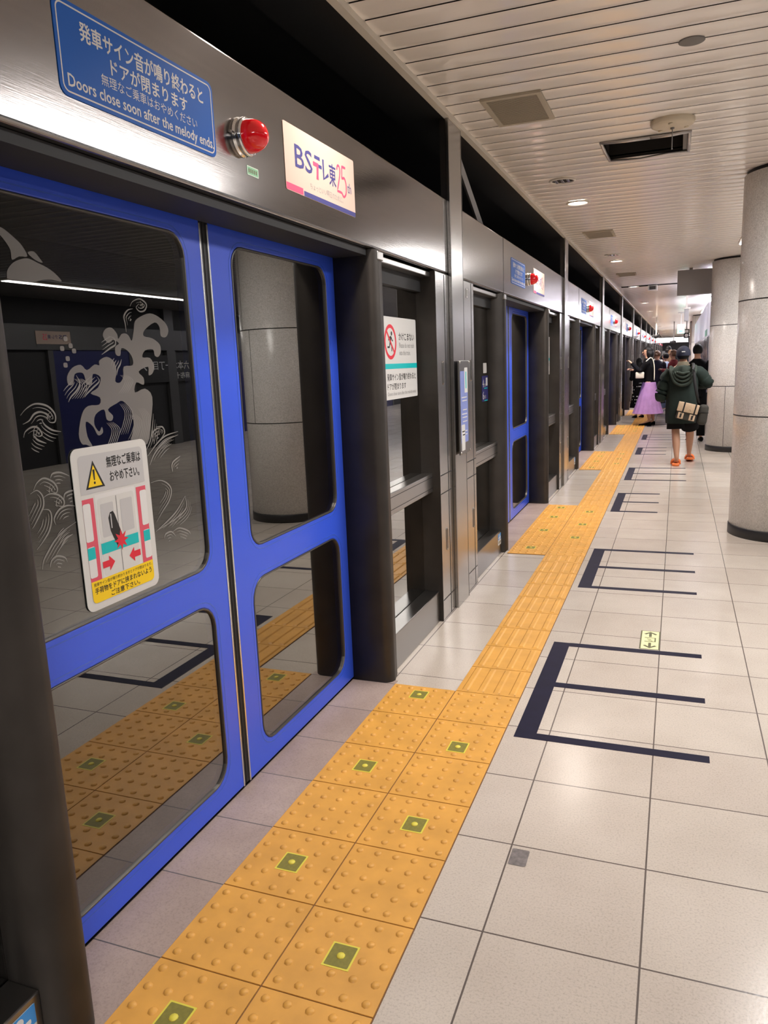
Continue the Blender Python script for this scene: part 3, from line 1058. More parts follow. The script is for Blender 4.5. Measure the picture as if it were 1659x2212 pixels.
g.ribbon([(cx + .006, cz + .024), (cx - .018, cz + .022), (cx - .028, cz + .006)], .008, S, .0006, 2)
g.ribbon([(cx - .004, cz - .004), (cx + .016, cz - .020), (cx + .014, cz - .046)], .010, S, .0006, 2)
g.ribbon([(cx - .006, cz - .002), (cx - .018, cz - .026), (cx - .046, cz - .026)], .010, S, .0006, 2)
g.text('かけこまない', -.030, .215, .092, .130, S, .0004, 2, .03)
g.text('Please do not rush', -.028, .212, .054, .080, S, .0004, 3, .0)
g.text('into the train.', -.026, .150, .016, .042, S, .0004, 3, .0)
g.text('発車サイン音が鳴り終わると', -.220, .226, -.112, -.076, S, .0004, 2, .02)
g.text('ドアが閉まります', -.220, .060, -.158, -.124, S, .0004, 2, .02)
g.text('Doors close soon after the melody ends.', -.216, .226, -.192, -.168, S, .0004, 3, .0)
g.obj('print', [teal_ink, red_ink, black_ink, grey_ink], t, label='red no-running symbol, teal band and black lettering')
for i, o in enumerate(OFFS):
    lab = f'white no-rushing notice on the window beyond the {nth(i)} blue doorway'
    if i == 0:
        t['label'] = lab
    else:
        dup(t, (XG + .004, o + .640, 1.535), lab)

# ---- navy car-number sticker on the window before the doorways
t = thing('car_number_sticker', '', 'sticker', (XG + .003, 4.76 - 2.235, 1.30), 'navy car number stickers')
G().mesh(plate_mesh(rrect(-.095, .095, -.095, .095, .004), [], .0016), 0, SX(.0008)).obj('backing', navy_ink, t)
S = SX(.0016)
g = G()
g.text('4', -.080, -.040, .010, .070, S, .0004, 0, .0)
g.text('のりば', -.036, .020, .012, .040, S, .0004, 0, .0)
g.text('6', -.080, -.040, -.080, -.020, S, .0004, 0, .0)
g.text('のりば', -.036, .020, -.076, -.048, S, .0004, 0, .0)
g.flat(rrect(.024, .078, .020, .080, .004), S, .0004, 0)
for z in (.000, -.092):
    g.flat(rrect(-.03, .075, z - .002, z + .006, .003), S, .0004, 1)
g.flat(rrect(-.05, .06, .115, .19, .01), S, -.0008, 0)
g.obj('print', [white_m, teal_ink], t, label='white numerals and pale panels')
for i, o in enumerate(OFFS):
    if i == 1:
        t['label'] = 'navy sticker numbered 4 and 6 on the window before the second blue doorway'
    elif 1 < i < 8:
        dup(t, (XG + .003, o - 2.235, 1.30), f'navy numbered sticker on the window before the {ORD[i]} blue doorway')

# ---- small blue and white sill stickers
t = thing('sill_sticker', '', 'sticker', (-.0515, -2.20, .125), 'blue and white sill stickers')
g = G().mesh(plate_mesh(rrect(-.05, .05, -.045, .045, .004), [], .0012), 0, SX(.0006))
g.obj('backing', white_m, t)
g = G().flat([(-.05, -.002), (.05, -.002), (.05, .045), (-.05, .045)], SX(.0012), .0004, 0)
g.flat(rrect(-.034, .036, .006, .018, .004), SX(.0012), .0008, 1)
g.flat([(.006 + .012 * math.cos(k * PI / 6), .028 + .012 * math.sin(k * PI / 6)) for k in range(12)], SX(.0012), .0008, 1)
for k in range(4):
    g.flat(rrect(-.036 + .02 * k, -.022 + .02 * k, -.034, -.014, .002, 1), SX(.0012), .0004, 2)
g.obj('print', [mat('cyan_blue', (.03, .28, .72), .4), lgrey_card, olive_ink], t)
for i, o in enumerate(OFFS[:9]):
    lab = f'small blue and white sticker on the sill before the {nth(i)} blue doorway'
    if i == 0:
        t['label'] = lab
    else:
        dup(t, (-.0515, o - 2.20, .125), lab)

# ---- notice holder on the first post, tag above
t = thing('notice_holder', 'slim clear notice holder with blue sheet screwed to the nearest steel post', 'sign', (.0, 1.345, 1.235))
g = G().box(.001, .012, -.115, .125, -.285, .278, 0, .004)
g.obj('holder', steel_d, t)
S = SX(.012)
sheet = mat('blue_sheet', (.22, .28, .62), .4)
g = G().flat([(-.095, -.215), (.075, -.215), (.075, .215), (-.095, .215)], S, .0004, 0)
g.flat(rrect(.000, .075, .085, .235, .004), S, .0008, 1)
g.flat(rrect(-.085, -.005, -.262, -.105, .004), S, .0008, 1)
for k, z in enumerate((.055, .035, -.02, -.045, -.065, -.09, -.15, -.17)):
    g.flat([(-.07 + .01 * (k % 3), z), (.05, z), (.05, z + .006), (-.07 + .01 * (k % 3), z + .006)], S, .0008, 1)
g.flat([(.025, .11), (.045, .11), (.045, .21), (.025, .21)], S, .0012, 2)
g.obj('notice_sheet', [sheet, white_m, teal_ink], t, label='pale blue sheet with white panels')
g = G()
for y, z in ((-.103, .268), (.113, .268), (-.103, -.272), (.113, -.272)):
    g.lathe([(.007, 0), (.007, .003), (.004, .005)], 12, Matrix.Translation((.012, y, z)) @ RX)
g.obj('screw', chrome, t, label='chrome corner screws')
g = G().mesh(plate_mesh(rrect(-.016, .016, -.028, .028, .006), [rrect(-.009, .009, -.021, .021, .004)], .002), 0, SX(.001))
tag(g.obj('panel_tag', white_m, None, (-.0288, 1.60, 1.925)), 'tiny white tag on the steel panel right of the nearest post', 'tag')

# ================================================================== FLOOR ITEMS
def dome_tile(g, x, y):
    for a in range(5):
        for b in range(5):
            px, py = x + .03 + .06 * a, y + .03 + .06 * b
            n = 8
            prof = [(.0125, .0), (.0105, .0030), (.0062, .0050)]
            vs = [(px + r * math.cos(2 * PI * k / n), py + r * math.sin(2 * PI * k / n), .006 + z) for r, z in prof for k in range(n)]
            vs.append((px, py, .0115))
            fs = [(i * n + k, i * n + (k + 1) % n, (i + 1) * n + (k + 1) % n, (i + 1) * n + k) for i in range(2) for k in range(n)]
            fs += [(2 * n + k, 2 * n + (k + 1) % n, 3 * n) for k in range(n)]
            g.add(vs, fs, 0, True)


g = G().box(.0, .6, -2.1, 0, 0.0, .0030, 1)
for c in range(2):
    for r in range(7):
        y = -2.1 + .3 * r
        x = .3 * c
        g.box(x + .0022, x + .2978, y + .0022, y + .2978, .003, .006, 0)
        dome_tile(g, x, y)
tb = g.obj('tactile_block', [tact_m, grout_t], None, (0, 0, 0))
tag(tb, 'yellow dotted tactile paving in front of the nearest doorway', 'tactile paving', 'yellow tactile paving along the platform')
for i, o in enumerate(OFF_T):
    if i:
        c = tb.copy()
        COL.objects.link(c)
        c.location = (0, o, 0)
        c['label'] = f'yellow dotted tactile paving in front of the {ORD[i]} doorway'
# guiding bars between
def guide(y0, y1):
    g = G().box(.3, .6, y0, y1, 0, .0030, 1)
    y = y0
    while y < y1 - .02:
        ye = min(y + .3, y1)
        g.box(.3022, .5978, y + .0022, ye - .0022, .003, .006, 0)
        for a in (.340, .413, .486, .559):
            vs, n = [], 0
            xx = [a - .016, a - .009, a + .009, a + .016]
            for yy, s in ((y + .012, 0), (y + .022, 1), (ye - .022, 1), (ye - .012, 0)):
                for k, x in enumerate(xx):
                    vs.append((x, yy, .006 + (.0050 if (s and k in (1, 2)) else 0)))
            fs = [(i * 4 + k, i * 4 + k + 1, (i + 1) * 4 + k + 1, (i + 1) * 4 + k) for i in range(3) for k in range(3)]
            g.add(vs, fs, 0, False)
        y += .3
    return g


for i in range(NM - 1):
    a, b = OFF_T[i], OFF_T[i + 1] - 2.1
    go = guide(0, b - a).obj('tactile_guide_strip', [tact_m, grout_t], None, (0, a, 0))
    tag(go, f'yellow ribbed tactile strip between the {nth(i)} and {ORD[i + 1]} doorways', 'tactile paving', 'yellow tactile paving along the platform')
# plain yellow-green stickers (their printed codes left out)
t = None
spots = [(.12, -.10), (.42, -.49), (.15, -.755), (.43, -1.06), (.14, -1.33), (.42, -1.655), (.14, -1.93)]
ST = [(.13, -.14), (.15, -.64), (.14, -1.25), (.14, -1.86), (.45, -.36), (.45, -.93), (.45, -1.50)]
for i in range(5):
    for j, (x, y) in enumerate(spots if i == 0 else ST):
        if t is None:
            gg = G().box(-.038, .038, -.042, .042, 0, .0006, 0)
            gg.flat(rrect(-.033, .033, -.037, .037, .003, 2), SFLOOR(0, 0, 0), .0010, 1)
            gg.lathe([(.0125, .0), (.0105, .0031), (.0062, .0051), (0, .0056)], 10, SFLOOR(0.0, 0.0, 0.0), 0)
            o = gg.obj('floor_sticker', [lime_v, olive_field])
            t = o
        else:
            o = t.copy()
            COL.objects.link(o)
        row = y - .0
        o.location = (math.floor(x / .06) * .06 + .03, math.floor(y / .06) * .06 + .03, .0062)
        if i:
            o.location.y = OFF_T[i] + o.location.y
        n = sum(1 for q in (spots if i == 0 else ST) if (q[0] > .3) == (x > .3) and q[1] > y)
        tag(o, f'yellow-green square sticker on dotted paving at the {nth(i)} doorway, {ORD[n]} from its far end in the {"platform-side" if x > .3 else "door-side"} column',
            'sticker', 'yellow-green stickers on the tactile paving')


def shorten(s, n=16):
    return ' '.join(s.split()[:n])


for o in list(bpy.data.objects):
    if o.name.startswith('floor_sticker'):
        s = o['label'].replace('yellow-green square sticker on dotted paving at the', 'lime sticker on dotted paving,').replace(' from its far end in the', ' from far,').replace('doorway,', 'doorway,')
        o['label'] = shorten(s)

# navy queue marks
MARKS = [(-3.06, -1.96, 1.375), (-.352, .758, 1.375), (1.80, 2.895, 1.375), (4.445, 5.54, 1.078), (6.48, 7.59, 1.355), (9.05, 10.0, 1.09),
         (11.23, 12.18, 1.41), (13.9, 14.95, 1.09), (16.1, 17.2, 1.38)]
mk_names = ['second nearest', 'nearest'] + ['']
for i, (a, b, xe) in enumerate(MARKS):
    h = .0008
    g = G().box(.640, .725, a, b, 0, h)
    for y in (a, (a + b) / 2 - .0275, b - .05):
        g.box(.7251, xe, y, y + .052, 0, h)
    o = g.obj('queue_marking', navy, None, (0, 0, .0002))
    lab = ('navy comb-shaped queue marking behind the camera, seen only in the door glass' if i == 0 else
           'navy comb-shaped queue marking on floor tiles, largest and nearest' if i == 1 else
           f'navy comb-shaped queue marking, {ORD[i - 1]} along the yellow strip from the front')
    tag(o, lab, 'floor marking', 'navy queue markings on the floor')
# pale yellow two-way arrow sticker
t = thing('exit_arrow_sticker', 'pale yellow floor sticker with two dark arrows beside the nearest queue marking', 'sticker', (1.124, .91, .0004))
M0 = SFLOOR(0, 0, 0)
G().box(-.050, .050, -.140, .140, 0, .0008).obj('backing', olive_ink, t)
g = G().flat([(-.043, -.136), (.044, -.136), (.044, .134), (-.043, .134)], M0, .0010, 0)
for s in (-1, 1):
    g.ribbon([(-.028, s * .085), (0, s * .118), (.030, s * .085)], .016, M0, .0012, 1)
    g.flat([(-.007, s * .045), (.007, s * .045), (.007, s * .112), (-.007, s * .112)], M0, .0013, 1)
g.ribbon([(-.028, .032), (.026, .032), (.026, -.026), (-.028, -.026)], .009, M0, .0012, 1)
g.ribbon([(-.016, .014), (.006, .008), (-.010, -.006), (.012, -.016)], .007, M0, .0012, 1)
g.obj('print', [pale_yel, olive_ink], t)
g = G().flat(rrect(-.027, .027, -.040, .040, .006), M0, .0008, 0)
tag(g.obj('floor_patch', mat('grey_patch', (.17, .15, .145), .7, var=.3, vscale=60), None, (.808, -1.108, .0003)), 'small worn grey square patch on a floor tile near the front', 'patch')

# ================================================================== CEILING ITEMS
def downlight(x, y, lit, label, grp):
    t = thing('downlight', label, 'lamp', (x, y, CEIL), grp)
    G().lathe([(.100, .0), (.102, -.006), (.096, -.012), (.086, -.012), (.082, -.002)], 32, None, 0, True, False).obj('trim_ring', trim_w, t)
    if lit:
        G().lathe([(.083, -.004), (.05, -.006), (0, -.0065)], 28, None, 0, True, False).obj('lamp_disc', disc_em, t)
    else:
        g = G().lathe([(.083, -.003), (.0, -.0025)], 28, None, 1, True, False)  # flat dark disc painted in place of a shaded recess
        for a in (-.045, 0, .045):
            g.box(a - .012, a + .010, -.055, .06, -.010, -.004, 0, .003)
        g.obj('reflector', [chrome, dark_in], t, label='flat dark disc for the shaded reflector recess, with metal lamp')
    return t


for i, y in enumerate(DOWN_Y):
    if y > -1:
        downlight(DOWN_X, y, True, 'lit round downlight hidden above the top of the picture' if y < 0 else
                  f'lit round ceiling downlight, {ORD[i - 2]} of the row along the screen doors', 'lit downlights along the platform edge')
for i, (x, y) in enumerate(((.335, 3.20), (.335, 8.05), (.36, 18.25))):
    downlight(x, y, False, f'unlit dark round downlight before the {ORD[(0, 1, 3)[i]]} lit one', 'unlit downlights')


def luminaire(x, y, L, W, label, grp, name='ceiling_luminaire'):
    t = thing(name, label, 'lamp', (x, y, CEIL), grp)
    g = G().box(-W / 2 - .02, W / 2 + .02, -.02, L + .02, -.018, .0)
    g.obj('housing', trim_w, t)
    G().box(-W / 2, W / 2, 0, L, -.026, -.0181).obj('diffuser', lum_em, t)
    t.location.z -= .003


for i, y in enumerate(LUM_Y):
    if y > -7:
        luminaire(LUM_X, y, LUM_LEN, LUM_W, f'long white ceiling light over the columns, {ORD[i - 1]} along the platform', 'long ceiling lights over the column row')
for i, y in enumerate(FAR_Y):
    if y > -2:
        luminaire(FAR_X, y, 5.0, .12, f'thin line of light at the opposite platform edge, {ORD[i - 1]} along', 'lines of light over the opposite edge', 'edge_luminaire')

# air grilles
def grille(x0, x1, y0, y1, label):
    t = thing('air_grille', label, 'vent', ((x0 + x1) / 2, (y0 + y1) / 2, CEIL), 'air grilles in the ceiling')
    hx, hy = (x1 - x0) / 2, (y1 - y0) / 2
    G().mesh(plate_mesh(rrect(-hx, hx, -hy, hy, .004, 1), [rrect(-hx + .028, hx - .028, -hy + .028, hy - .028, .003, 1)], .014, .002), 0, Matrix.Translation((0, 0, -.007))).obj('frame', vent_m, t)
    g = G().box(-hx + .028, hx - .028, -hy + .028, hy - .028, -.002, -.0005, 1)
    n = 30
    for k in range(n):
        y = -hy + .03 + (2 * hy - .06) * k / (n - 1)
        g.box(-hx + .028, hx - .028, y - .0028, y + .0028, -.010, -.002, 0)
    g.obj('louvres', [vent_m, vent_d], t)


grille(.197, .518, 1.07, 1.565, 'beige louvred air grille in the ceiling, nearest the screen doors')
grille(.188, .51, 5.86, 6.34, 'beige louvred air grille farther along the ceiling, past the lit downlight')
grille(.20, .52, 10.65, 11.1, 'small distant beige air grille in the ceiling')
# speaker disc
g = G().lathe([(.055, 0), (.056, -.004), (.050, -.006), (0, -.006)], 32, None, 0, True, False)
tag(g.obj('ceiling_speaker', grey_disc, None, (1.232, .77, CEIL)), 'flat round grey speaker disc set in the ceiling slats', 'speaker')
# smoke detector with a pull rod
t = thing('smoke_detector', 'round cream smoke detector with a thin hanging rod', 'smoke detector', (1.145, 1.98, CEIL))
g = G().lathe([(.125, 0), (.127, -.012), (.120, -.026), (.108, -.034), (.05, -.040), (0, -.041)], 40, None, 0, True, False)
for k in range(3):
    a = k * 2.1 + .4
    g.lathe([(.012, 0), (.012, -.006), (0, -.008)], 10, Matrix.Translation((.085 * math.cos(a), .085 * math.sin(a), -.036)))
g.obj('body', plast, t)
G().lathe([(.012, -.040), (.012, -.048), (.003, -.050), (.003, -.155), (.006, -.160), (0, -.164)], 10, None, 0, True, False).obj('pull_rod', grey_disc, t, label='thin dark rod')
# hatch frame hanging at the open ceiling
t = thing('open_hatch_frame', 'open dark ceiling hatch with bent foil-edged rim', 'hatch', (.98, 2.508, CEIL))
g = G()
for a, b in (((-.27, -.250, -.004), (-.255, .250, -.004)), ((-.27, -.250, -.003), (.03, -.258, -.012)), ((.03, -.258, -.012), (.275, -.245, -.002)), ((.262, -.242, -.006), (.262, .246, -.004))):
    g.tube([a, ((a[0] + b[0]) / 2, (a[1] + b[1]) / 2, (a[2] + b[2]) / 2 - .004), b], .011, 6)
g.obj('rim', foil, t)
G().box(.225, .255, -.235, .235, .004, .12).obj('side_plate', grey_disc, t)
G().tube([(-.26, .246, -.004), (-.05, .256, -.014), (.12, .250, -.004), (.27, .246, -.006)], .008, 6).obj('sagging_edge', foil, t)
t = thing('ceiling_sensor_box', 'beige square box with grille hanging at a dark ceiling slit far away', 'ceiling box', (.70, 13.55, CEIL))
G().box(-.09, .09, -.13, .13, -.10, .0, 0, .006).obj('casing', trim_w, t)
G().box(-.06, .06, -.134, -.1301, -.085, -.02).obj('grille_face', vent_d, t)

# ================================================================== COLUMNS
CX, CR = 2.06, .40
for i, y in enumerate([-8.3, -2.28, 3.74, 9.76, 15.78, 21.8, 27.82, 33.84, 39.86, 45.88, 51.9, 57.9]):
    if y < 0 or 15 < y < 23 or y > 36:
        continue
    lab = ('near round granite column with black base beside the queue area' if i == 2 else 'second round granite column just behind the near one' if i == 3 else
           f'round granite column hidden in the row, {ORD[i - 2]} along')
    t = thing('granite_column', lab, 'column', (CX, y, 0), 'round granite columns')
    g = G().lathe([(CR, .085), (CR, CEIL - .03)], 64)
    g.obj('shaft', column_m, t)
    g = G().lathe([(CR + .006, 0), (CR + .006, .078), (CR + .001, .085)], 64)
    for z in (.985, 1.885):
        g.lathe([(CR - .004, z), (CR + .0012, z + .0005), (CR + .0012, z + .0095), (CR - .004, z + .010)], 64)
    g.lathe([(CR - .02, CEIL - .03), (CR - .02, CEIL)], 48)
    for a, z0, z1 in ((-2.35, 1.895, CEIL - .03), (-1.2, .995, 1.885), (-2.0, .085, .985), (-.4, 1.895, CEIL - .03)) if i > 2 else ((-.9, 1.895, CEIL - .03), (-1.2, .995, 1.885), (-.6, .085, .985)):
        M = Matrix.Rotation(a + (.75 if i == 3 and z0 > 1.8 else 0), 4, 'Z')
        g.box(CR - .004, CR + .0008, -.0025, .0025, z0, z1, 0, 0, 2, M)
    g.obj('base_and_joints', base_blk, t, label='black base ring and dark joint lines')
    g = G()
    for a, z in ((-2.05, 2.62), (-2.9, 2.18)):
        M = Matrix.Rotation(a, 4, 'Z') @ Matrix.Translation((CR, 0, z)) @ RX
        g.lathe([(.009, 0), (.008, .004), (0, .005)], 12, M)
    g.obj('screw_cap', white_m, t)

# ================================================================== DISTANT FITTINGS
t = thing('hanging_signboard', 'blank grey back of a signboard hung below the ceiling beside the second column', 'sign', (1.95, 10.7, CEIL))
G().box(-.78, .9, -.09, .09, -.42, -.03, 0, .004).obj('board', board_grey, t)
G().box(-.6, -.55, -.03, .03, -.03, 0).box(.6, .65, -.03, .03, -.03, 0).obj('hanger', trim_w, t)
t = thing('hanging_speaker', 'narrow grey speaker box hanging from the ceiling beyond the signboard', 'speaker', (1.36, 15.0, CEIL))
G().box(-.045, .045, -.05, .05, -.68, -.42, 0, .008).obj('cabinet', board_grey, t)
G().box(-.02, .02, -.015, .015, -.42, 0).box(-.08, .08, -.03, .03, -.42, -.39).obj('hanger', trim_w, t)
t = thing('exit_sign', 'glowing green and white exit sign hanging from a white rod', 'sign', (1.28, 25.0, CEIL))
G().box(-.115, .115, -.04, .04, -.70, -.40, 0, .01).obj('sign_box', [exit_em], t)
g = G()
S = Matrix.Translation((0, -.0405, 0)) @ Matrix(((1, 0, 0, 0), (0, 0, -1, 0), (0, 1, 0, 0), (0, 0, 0, 1)))
g.flat([(-.06, -.66), (.06, -.66), (.06, -.60), (-.06, -.60)], S, .001)
g.obj('pictogram', mint, t)
G().box(-.014, .014, -.014, .014, -.40, 0).box(-.10, .10, -.03, .03, -.03, 0).obj('hanger', white_m, t)
t = thing('platform_clock', 'dark square clock case on a bracket far along the platform', 'clock', (1.50, 29.5, CEIL))
G().box(-.10, .10, -.06, .06, -.78, -.44, 0, .01).obj('case', black_m, t)
S2 = Matrix.Translation((0, -.0605, 0)) @ Matrix(((1, 0, 0, 0), (0, 0, -1, 0), (0, 1, 0, 0), (0, 0, 0, 1)))
g = G().flat([(.065 * math.cos(2 * PI * k / 24), -.68 + .065 * math.sin(2 * PI * k / 24)) for k in range(24)], S2, .001)
g.flat(rrect(-.065, .065, -.575, -.47, .01), S2, .001)
g.obj('dial', lgrey_card, t)
G().box(-.02, .02, -.02, .02, -.44, 0).obj('hanger', board_grey, t)
for i, (x, y, d) in enumerate(((.42, 28.0, .62), (1.02, 33.0, .80))):
    t = thing('security_camera', 'dark dome security camera on a long white ceiling pole' if i == 0 else 'dark hanging camera dome before the far end wall', 'camera', (x, y, CEIL))
    G().box(-.02, .02, -.02, .02, -d, 0).obj('pole', trim_w if i == 0 else board_grey, t)
    g = G().lathe([(.0, -d - .16), (.08, -d - .12), (.10, -d - .05), (.07, -d), (0, -d)], 16, None, 0, True, False)
    g.box(-.16, .0, -.05, .03, -d - .10, -d - .02, 0, .01)
    g.obj('housing', black_m, t)
# lit beam before the end wall
t = thing('light_box_beam', 'bright white light box hanging under the ceiling near the end wall', 'light box', (1.0, 44.0, CEIL))
G().box(-1.0, .72, -.1, .1, -.72, -.46, 0, .01).obj('box', mat('light_box_face', (1, 1, 1), .5, emit=1.6, emit_col=(.97, .96, 1)), t)
G().box(-1.02, .74, -.12, .12, -.75, -.72).box(-.9, -.86, -.03, .03, -.46, 0).box(.5, .54, -.03, .03, -.46, 0).obj('bracket', board_grey, t)
# escalator enclosure on the right
t = thing('escalator_enclosure', 'shiny stainless escalator enclosure with pale upper panels right of the crowd', 'enclosure', (1.72, 12.2, 0))
G().box(0, 1.1, 0, 12.0, 0, 1.80, 0, .01).obj('steel_cladding', mat('bright_steel', (.62, .60, .62), .22, 1.0, bump=.1, bscale=3), t)
G().box(-.02, 1.1, 0, 12.0, 1.801, 2.40, 0, .01).obj('upper_panel', panel_white, t)
G().box(-.024, -.0201, 0, 1.2, 1.80, 1.92).obj('mint_band', mint, t)
g = G()
for k in range(5):
    g.box(-.012, -.0001, .3 + .42 * k, .34 + .42 * k, .08, 1.78)
g.obj('mullion', chrome, t)
t = thing('far_kiosk_wall', 'rose and cream wall panel beyond the exit sign, right of the end wall', 'wall panel', (1.75, 32.0, 0))
G().box(0, 1.2, 0, 3.0, 0, 2.70, 0, .01).obj('panel', pinkwall, t)
G().box(-.02, 0, .3, .6, 2.0, 2.5).box(.3, .6, -.02, 0, 2.1, 2.3).obj('plate', teal_ink, t)
t = thing('end_wall_notice', 'pale grey notice plate on the dark end wall', 'sign', (1.0, Y1 - .01, 1.55))
G().box(-1.2, .5, -.02, .0, -.25, .20).obj('plate', lgrey_card, t)
# station name sign on the opposite screen doors (reads reversed in the door glass)
t = thing('opposite_station_sign', 'dark station name sign with arrow on the opposite platform side', 'sign', (8.545, 10.6, 1.62))
G().box(-.012, .0, -.9, .9, -.28, .28).obj('plate', black_m, t)
SXm = Matrix(((0, 0, -1, -.012), (-1, 0, 0, 0), (0, 1, 0, 0), (0, 0, 0, 1)))
g = G().text('六本木一丁目', -.80, .45, -.02, .16, SXm, .001, 0, .01).text('麻布十番', -.80, -.1, -.22, -.08, SXm, .001, 0, .0)
g.ribbon([(.52, .07), (.80, .07)], .03, SXm, .001).ribbon([(.68, .17), (.80, .07), (.68, -.03)], .03, SXm, .001)
g.obj('lettering', lgrey_card, t)
for k, y in enumerate((7.45,)):
    t = thing('opposite_advert', 'cream advert on the opposite header, reversed in the nearest door glass', 'sign', (8.515, y, 2.205))
    G().box(-.004, 0, -.40, .40, -.11, .11).obj('card', cream_ad, t)
    SXm2 = Matrix(((0, 0, -1, -.004), (-1, 0, 0, 0), (0, 1, 0, 0), (0, 0, 0, 1)))
    g = G().text('BS', -.30, -.12, -.02, .05, SXm2, .001, 0, .02).text('テレ東', -.10, .14, -.02, .05, SXm2, .001, 0, .02)
    g.text('25', .15, .25, -.04, .06, SXm2, .001, 1, .02)
    g.obj('lettering', [navy_ink, pink_ink], t)

# ================================================================== PEOPLE
def skin_mesh(nodes, edges, root, sub=2):
    names = list(nodes)
    me = bpy.data.meshes.new('figure')
    me.from_pydata([nodes[k][0] for k in names], [(names.index(a), names.index(b)) for a, b in edges], [])
    o = bpy.data.objects.new('figure', me)
    md = o.modifiers.new('skin', 'SKIN')
    md.use_smooth_shade = True
    ly = me.skin_vertices.new(name='') if not me.skin_vertices else me.skin_vertices[0]
    for i, k in enumerate(names):
        r = nodes[k][1]
        ly.data[i].radius = r if isinstance(r, tuple) else (r, r)
        ly.data[i].use_root = (k == root)
    s = o.modifiers.new('sub', 'SUBSURF')
    s.levels = s.render_levels = sub
    return eval_mesh(o)


def loft(g, rings, n=36, mi=0, fold=None, cap=True):
    """rings: (cx, cy, z, rx, ry); fold(k_angle, t) -> radial factor"""
    vs, fs = [], []
    for j, (cx, cy_, z, rx, ry) in enumerate(rings):
        t = j / (len(rings) - 1)
        for k in range(n):
            a = 2 * PI * k / n
            f = fold(a, t) if fold else 1.0
            vs.append((cx + rx * f * math.cos(a), cy_ + ry * f * math.sin(a), z))
    for j in range(len(rings) - 1):
        for k in range(n):
            fs.append((j * n + k, j * n + (k + 1) % n, (j + 1) * n + (k + 1) % n, (j + 1) * n + k))
    if cap:
        fs.append(tuple((len(rings) - 1) * n + k for k in range(n)))
    g.add(vs, fs, mi, True)
    return g


def interp(pts, n):
    out = smooth_loop3(pts, n)
    return out


def smooth_loop3(pts, sub=4):
    n = len(pts)
    gI = lambda i: Vector(pts[min(max(i, 0), n - 1)])
    out = []
    for i in range(n - 1):
        a, b, c, d = gI(i - 1), gI(i), gI(i + 1), gI(i + 2)
        for k in range(sub):
            t = k / sub
            out.append(.5 * (2 * b + (c - a) * t + (2 * a - 5 * b + 4 * c - d) * t * t + (3 * b - a - 3 * c + d) * t ** 3))
    out.append(Vector(pts[-1]))
    return out


def hand(g, wrist, d, nrm, s=1.0, side=1, curl=.5):
    """palm and five bent fingers; d: pointing direction, nrm: back of the hand"""
    d = Vector(d).normalized()
    nrm = Vector(nrm)
    nrm = (nrm - d * nrm.dot(d)).normalized()
    x = d.cross(nrm).normalized() * side
    wv = Vector(wrist)
    P = lambda a, b, c: wv + (d * a + x * b + nrm * c) * s
    # palm: flattened tube
    n = 12
    vs, fs = [], []
    for a, hw, hh in ((-.02, .024, .018), (.015, .034, .017), (.05, .040, .014), (.085, .040, .011), (.092, .036, .007)):
        for k in range(n):
            q = 2 * PI * k / n
            vs.append(tuple(P(a, hw * math.cos(q), hh * math.sin(q))))
    for j in range(4):
        for k in range(n):
            fs.append((j * n + k, j * n + (k + 1) % n, (j + 1) * n + (k + 1) % n, (j + 1) * n + k))
    fs.append(tuple(range(n)))
    fs.append(tuple(4 * n + k for k in range(n)))
    g.add(vs, fs, 0, True)
    for b, L in ((.030, .062), (.010, .072), (-.010, .068), (-.029, .052)):
        pts, rs = [], []
        a, c, ang = .080, 0.0, 0.0
        pts.append(P(a, b, c)); rs.append(.0095 * s)
        for seg in (.42, .32, .26):
            ang += curl
            a += L * seg * math.cos(ang)
            c -= L * seg * math.sin(ang)
            pts.append(P(a, b * 1.06, c)); rs.append(rs[-1] - .0009 * s)
        g.tube(pts, rs, 7)
    pts = [P(.012, .026, -.004), P(.040, .052, -.014), P(.066, .058, -.026), P(.086, .050, -.036)]
    g.tube(pts, [.012 * s, .011 * s, .010 * s, .008 * s], 7)


